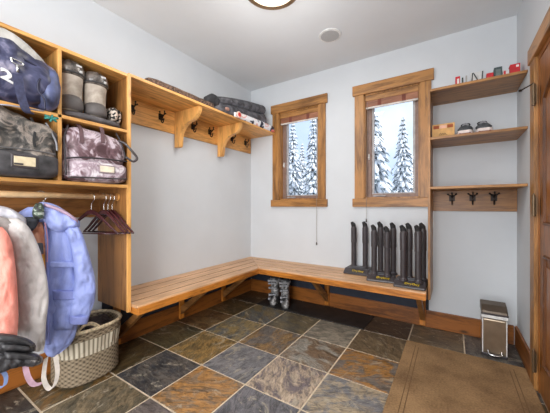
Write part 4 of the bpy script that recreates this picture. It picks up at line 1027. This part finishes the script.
obj('leash', ribbon(BM(), [gP(46, 358), gP(44.5, 368), gP(43.8, 378), gP(46.5, 386), gP(51, 389), gP(55.5, 383), gP(57.5, 371), gP(55.5, 356)], sd, .020, .003), plain('pale strap', (206, 196, 186), .8), GL, label='pale cream wrist leash')
obj('leash', ribbon(BM(), [gP(-4, 370), gP(3, 372), gP(6, 378), gP(4, 386), gP(-4, 388)], sd, .016, .003), plain('blue strap', (120, 140, 184), .8), GL, label='blue wrist leash')

# ------------------------------------------------------------------ wicker basket
def wicker():
    m, nt, b = newmat('woven wicker', .75)
    def mth(op, a, c=None, d=None):
        n = nt.nodes.new('ShaderNodeMath'); n.operation = op
        for i_, v in enumerate((a, c, d)):
            if v is None: continue
            if isinstance(v, (int, float)): n.inputs[i_].default_value = v
            else: nt.links.new(v, n.inputs[i_])
        return n.outputs[0]
    tcn = nt.nodes.new('ShaderNodeTexCoord'); sp = nt.nodes.new('ShaderNodeSeparateXYZ'); nt.links.new(tcn.outputs['Object'], sp.inputs[0])
    ang = mth('ARCTAN2', sp.outputs['Y'], sp.outputs['X'])
    wob = nodenoise(nt, coords(nt), 30, 4)
    zz = mth('MULTIPLY_ADD', wob.outputs['Fac'], .03, sp.outputs['Z'])
    stake = mth('SINE', mth('MULTIPLY', ang, 30)); row = mth('SINE', mth('MULTIPLY', zz, 230))
    rib = mth('SINE', mth('MULTIPLY', ang, 44))
    weave = mth('MULTIPLY', stake, row)
    r = ramp(nt, [(.05, (78, 66, 52)), (.35, (128, 112, 90)), (.9, (156, 140, 116))])
    nt.links.new(mth('MULTIPLY_ADD', weave, .5, .5), r.inputs['Fac'])
    r2 = ramp(nt, [(.05, (124, 112, 92)), (.4, (188, 178, 156)), (.9, (212, 202, 182))])
    nt.links.new(mth('MULTIPLY_ADD', rib, .5, .5), r2.inputs['Fac'])
    band = mth('MULTIPLY', mth('GREATER_THAN', sp.outputs['Z'], .190), mth('LESS_THAN', sp.outputs['Z'], .290))
    mx = nt.nodes.new('ShaderNodeMix'); mx.data_type = 'RGBA'
    nt.links.new(band, mx.inputs[0]); nt.links.new(r.outputs[0], mx.inputs[6]); nt.links.new(r2.outputs[0], mx.inputs[7]); nt.links.new(mx.outputs[2], b.inputs['Base Color'])
    return m
M['wicker'] = wicker(); M['wicker_rim'] = plain('wicker rim', (206, 188, 156), .7, vary=.15, scale=50)
bc = Vector((.206, .895, 0)); WB = thing('wicker_basket', 'oval two-tone wicker basket under the blue jacket sleeve', 'basket', tuple(bc))
HB = .345; NR, NA = 54, 96
bm = BM(); rings = []
def brad(f): return (.140+.038*f, .166+.038*f)
for i in range(NR+1):
    f = i/NR; ra, rb_ = brad(f); rg = []
    for k in range(NA):
        a = 2*PI*k/NA; post = math.cos(k*PI/2*1.0) # stakes every 4
        row = math.sin(f*PI*NR/2)
        top_band = .62 < f < .86
        if top_band: d = .006*max(0, math.cos(2*PI*k/6))
        else: d = .0055*math.sin(PI*i/1.5)*math.cos(PI*k/3)
        ca_, sa_ = math.cos(a), math.sin(a); e = .82
        rg.append(bm.verts.new((bc.x+(ra+d)*math.copysign(abs(ca_)**e, ca_), bc.y+(rb_+d)*math.copysign(abs(sa_)**e, sa_), HB*f)))
    rings.append(rg)
for A, B in zip(rings, rings[1:]):
    for k in range(NA): bm.faces.new((A[k], A[(k+1) % NA], B[(k+1) % NA], B[k]))
inner = [[bm.verts.new((bc.x+(v.co.x-bc.x)*.93, bc.y+(v.co.y-bc.y)*.93, z)) for v in rings[-1]] for z in (HB, .02)]
for k in range(NA):
    q = (k+1) % NA
    bm.faces.new((rings[-1][k], rings[-1][q], inner[0][q], inner[0][k])); bm.faces.new((inner[0][k], inner[0][q], inner[1][q], inner[1][k]))
bm.faces.new(inner[1]); bm.faces.new(rings[0])
obj('woven_wall', bm, M['wicker'], WB)
ra, rb_ = brad(1)
def ov(a, s=1.0, z=HB): ca_, sa_ = math.cos(a), math.sin(a); return Vector((bc.x+ra*s*math.copysign(abs(ca_)**.82, ca_), bc.y+rb_*s*math.copysign(abs(sa_)**.82, sa_), z))
bm = BM(); tube(bm, [ov(2*PI*k/64, .985, HB+.006) for k in range(65)], .012, 8, cap=False)
obj('rim', bm, M['wicker_rim'], WB, smooth=True)
bm = BM()
for s in (-.012, .0, .012):
    h = [ov(-.55, .98), ov(-.50, .97, HB+.02), ov(-.35, .93, HB+.045), ov(-.15, .92, HB+.045), ov(-.02, .97, HB+.02), ov(.02, .98)]
    tube(bm, [p+Vector((0, 0, s*.6))+Vector((s*.5, 0, 0)) for p in spline(h, 5)], .006, 6)
obj('handle', bm, M['wicker_rim'], WB, smooth=True)
single('dark_hat', sbox(BM(), (.20, .965, .31), (.19, .19, .09), n=2.4, amp=.018, freq=16, seed=3, ridge=.006), pattern('black brown cloth', [(.4, (34, 30, 32)), (.65, (84, 74, 72))], 20, .8), 'crumpled dark knit hat inside the wicker basket', 'hat', smooth=True)
single('crumpled_cloth', sbox(BM(), (.205, .86, .20), (.22, .20, .18), n=2.4, amp=.012, freq=12, seed=9), pattern('grey cloth', [(.4, (70, 62, 58)), (.65, (120, 108, 100))], 16, .9), 'crumpled grey-brown cloth inside the wicker basket below the hat', 'cloth', smooth=True)
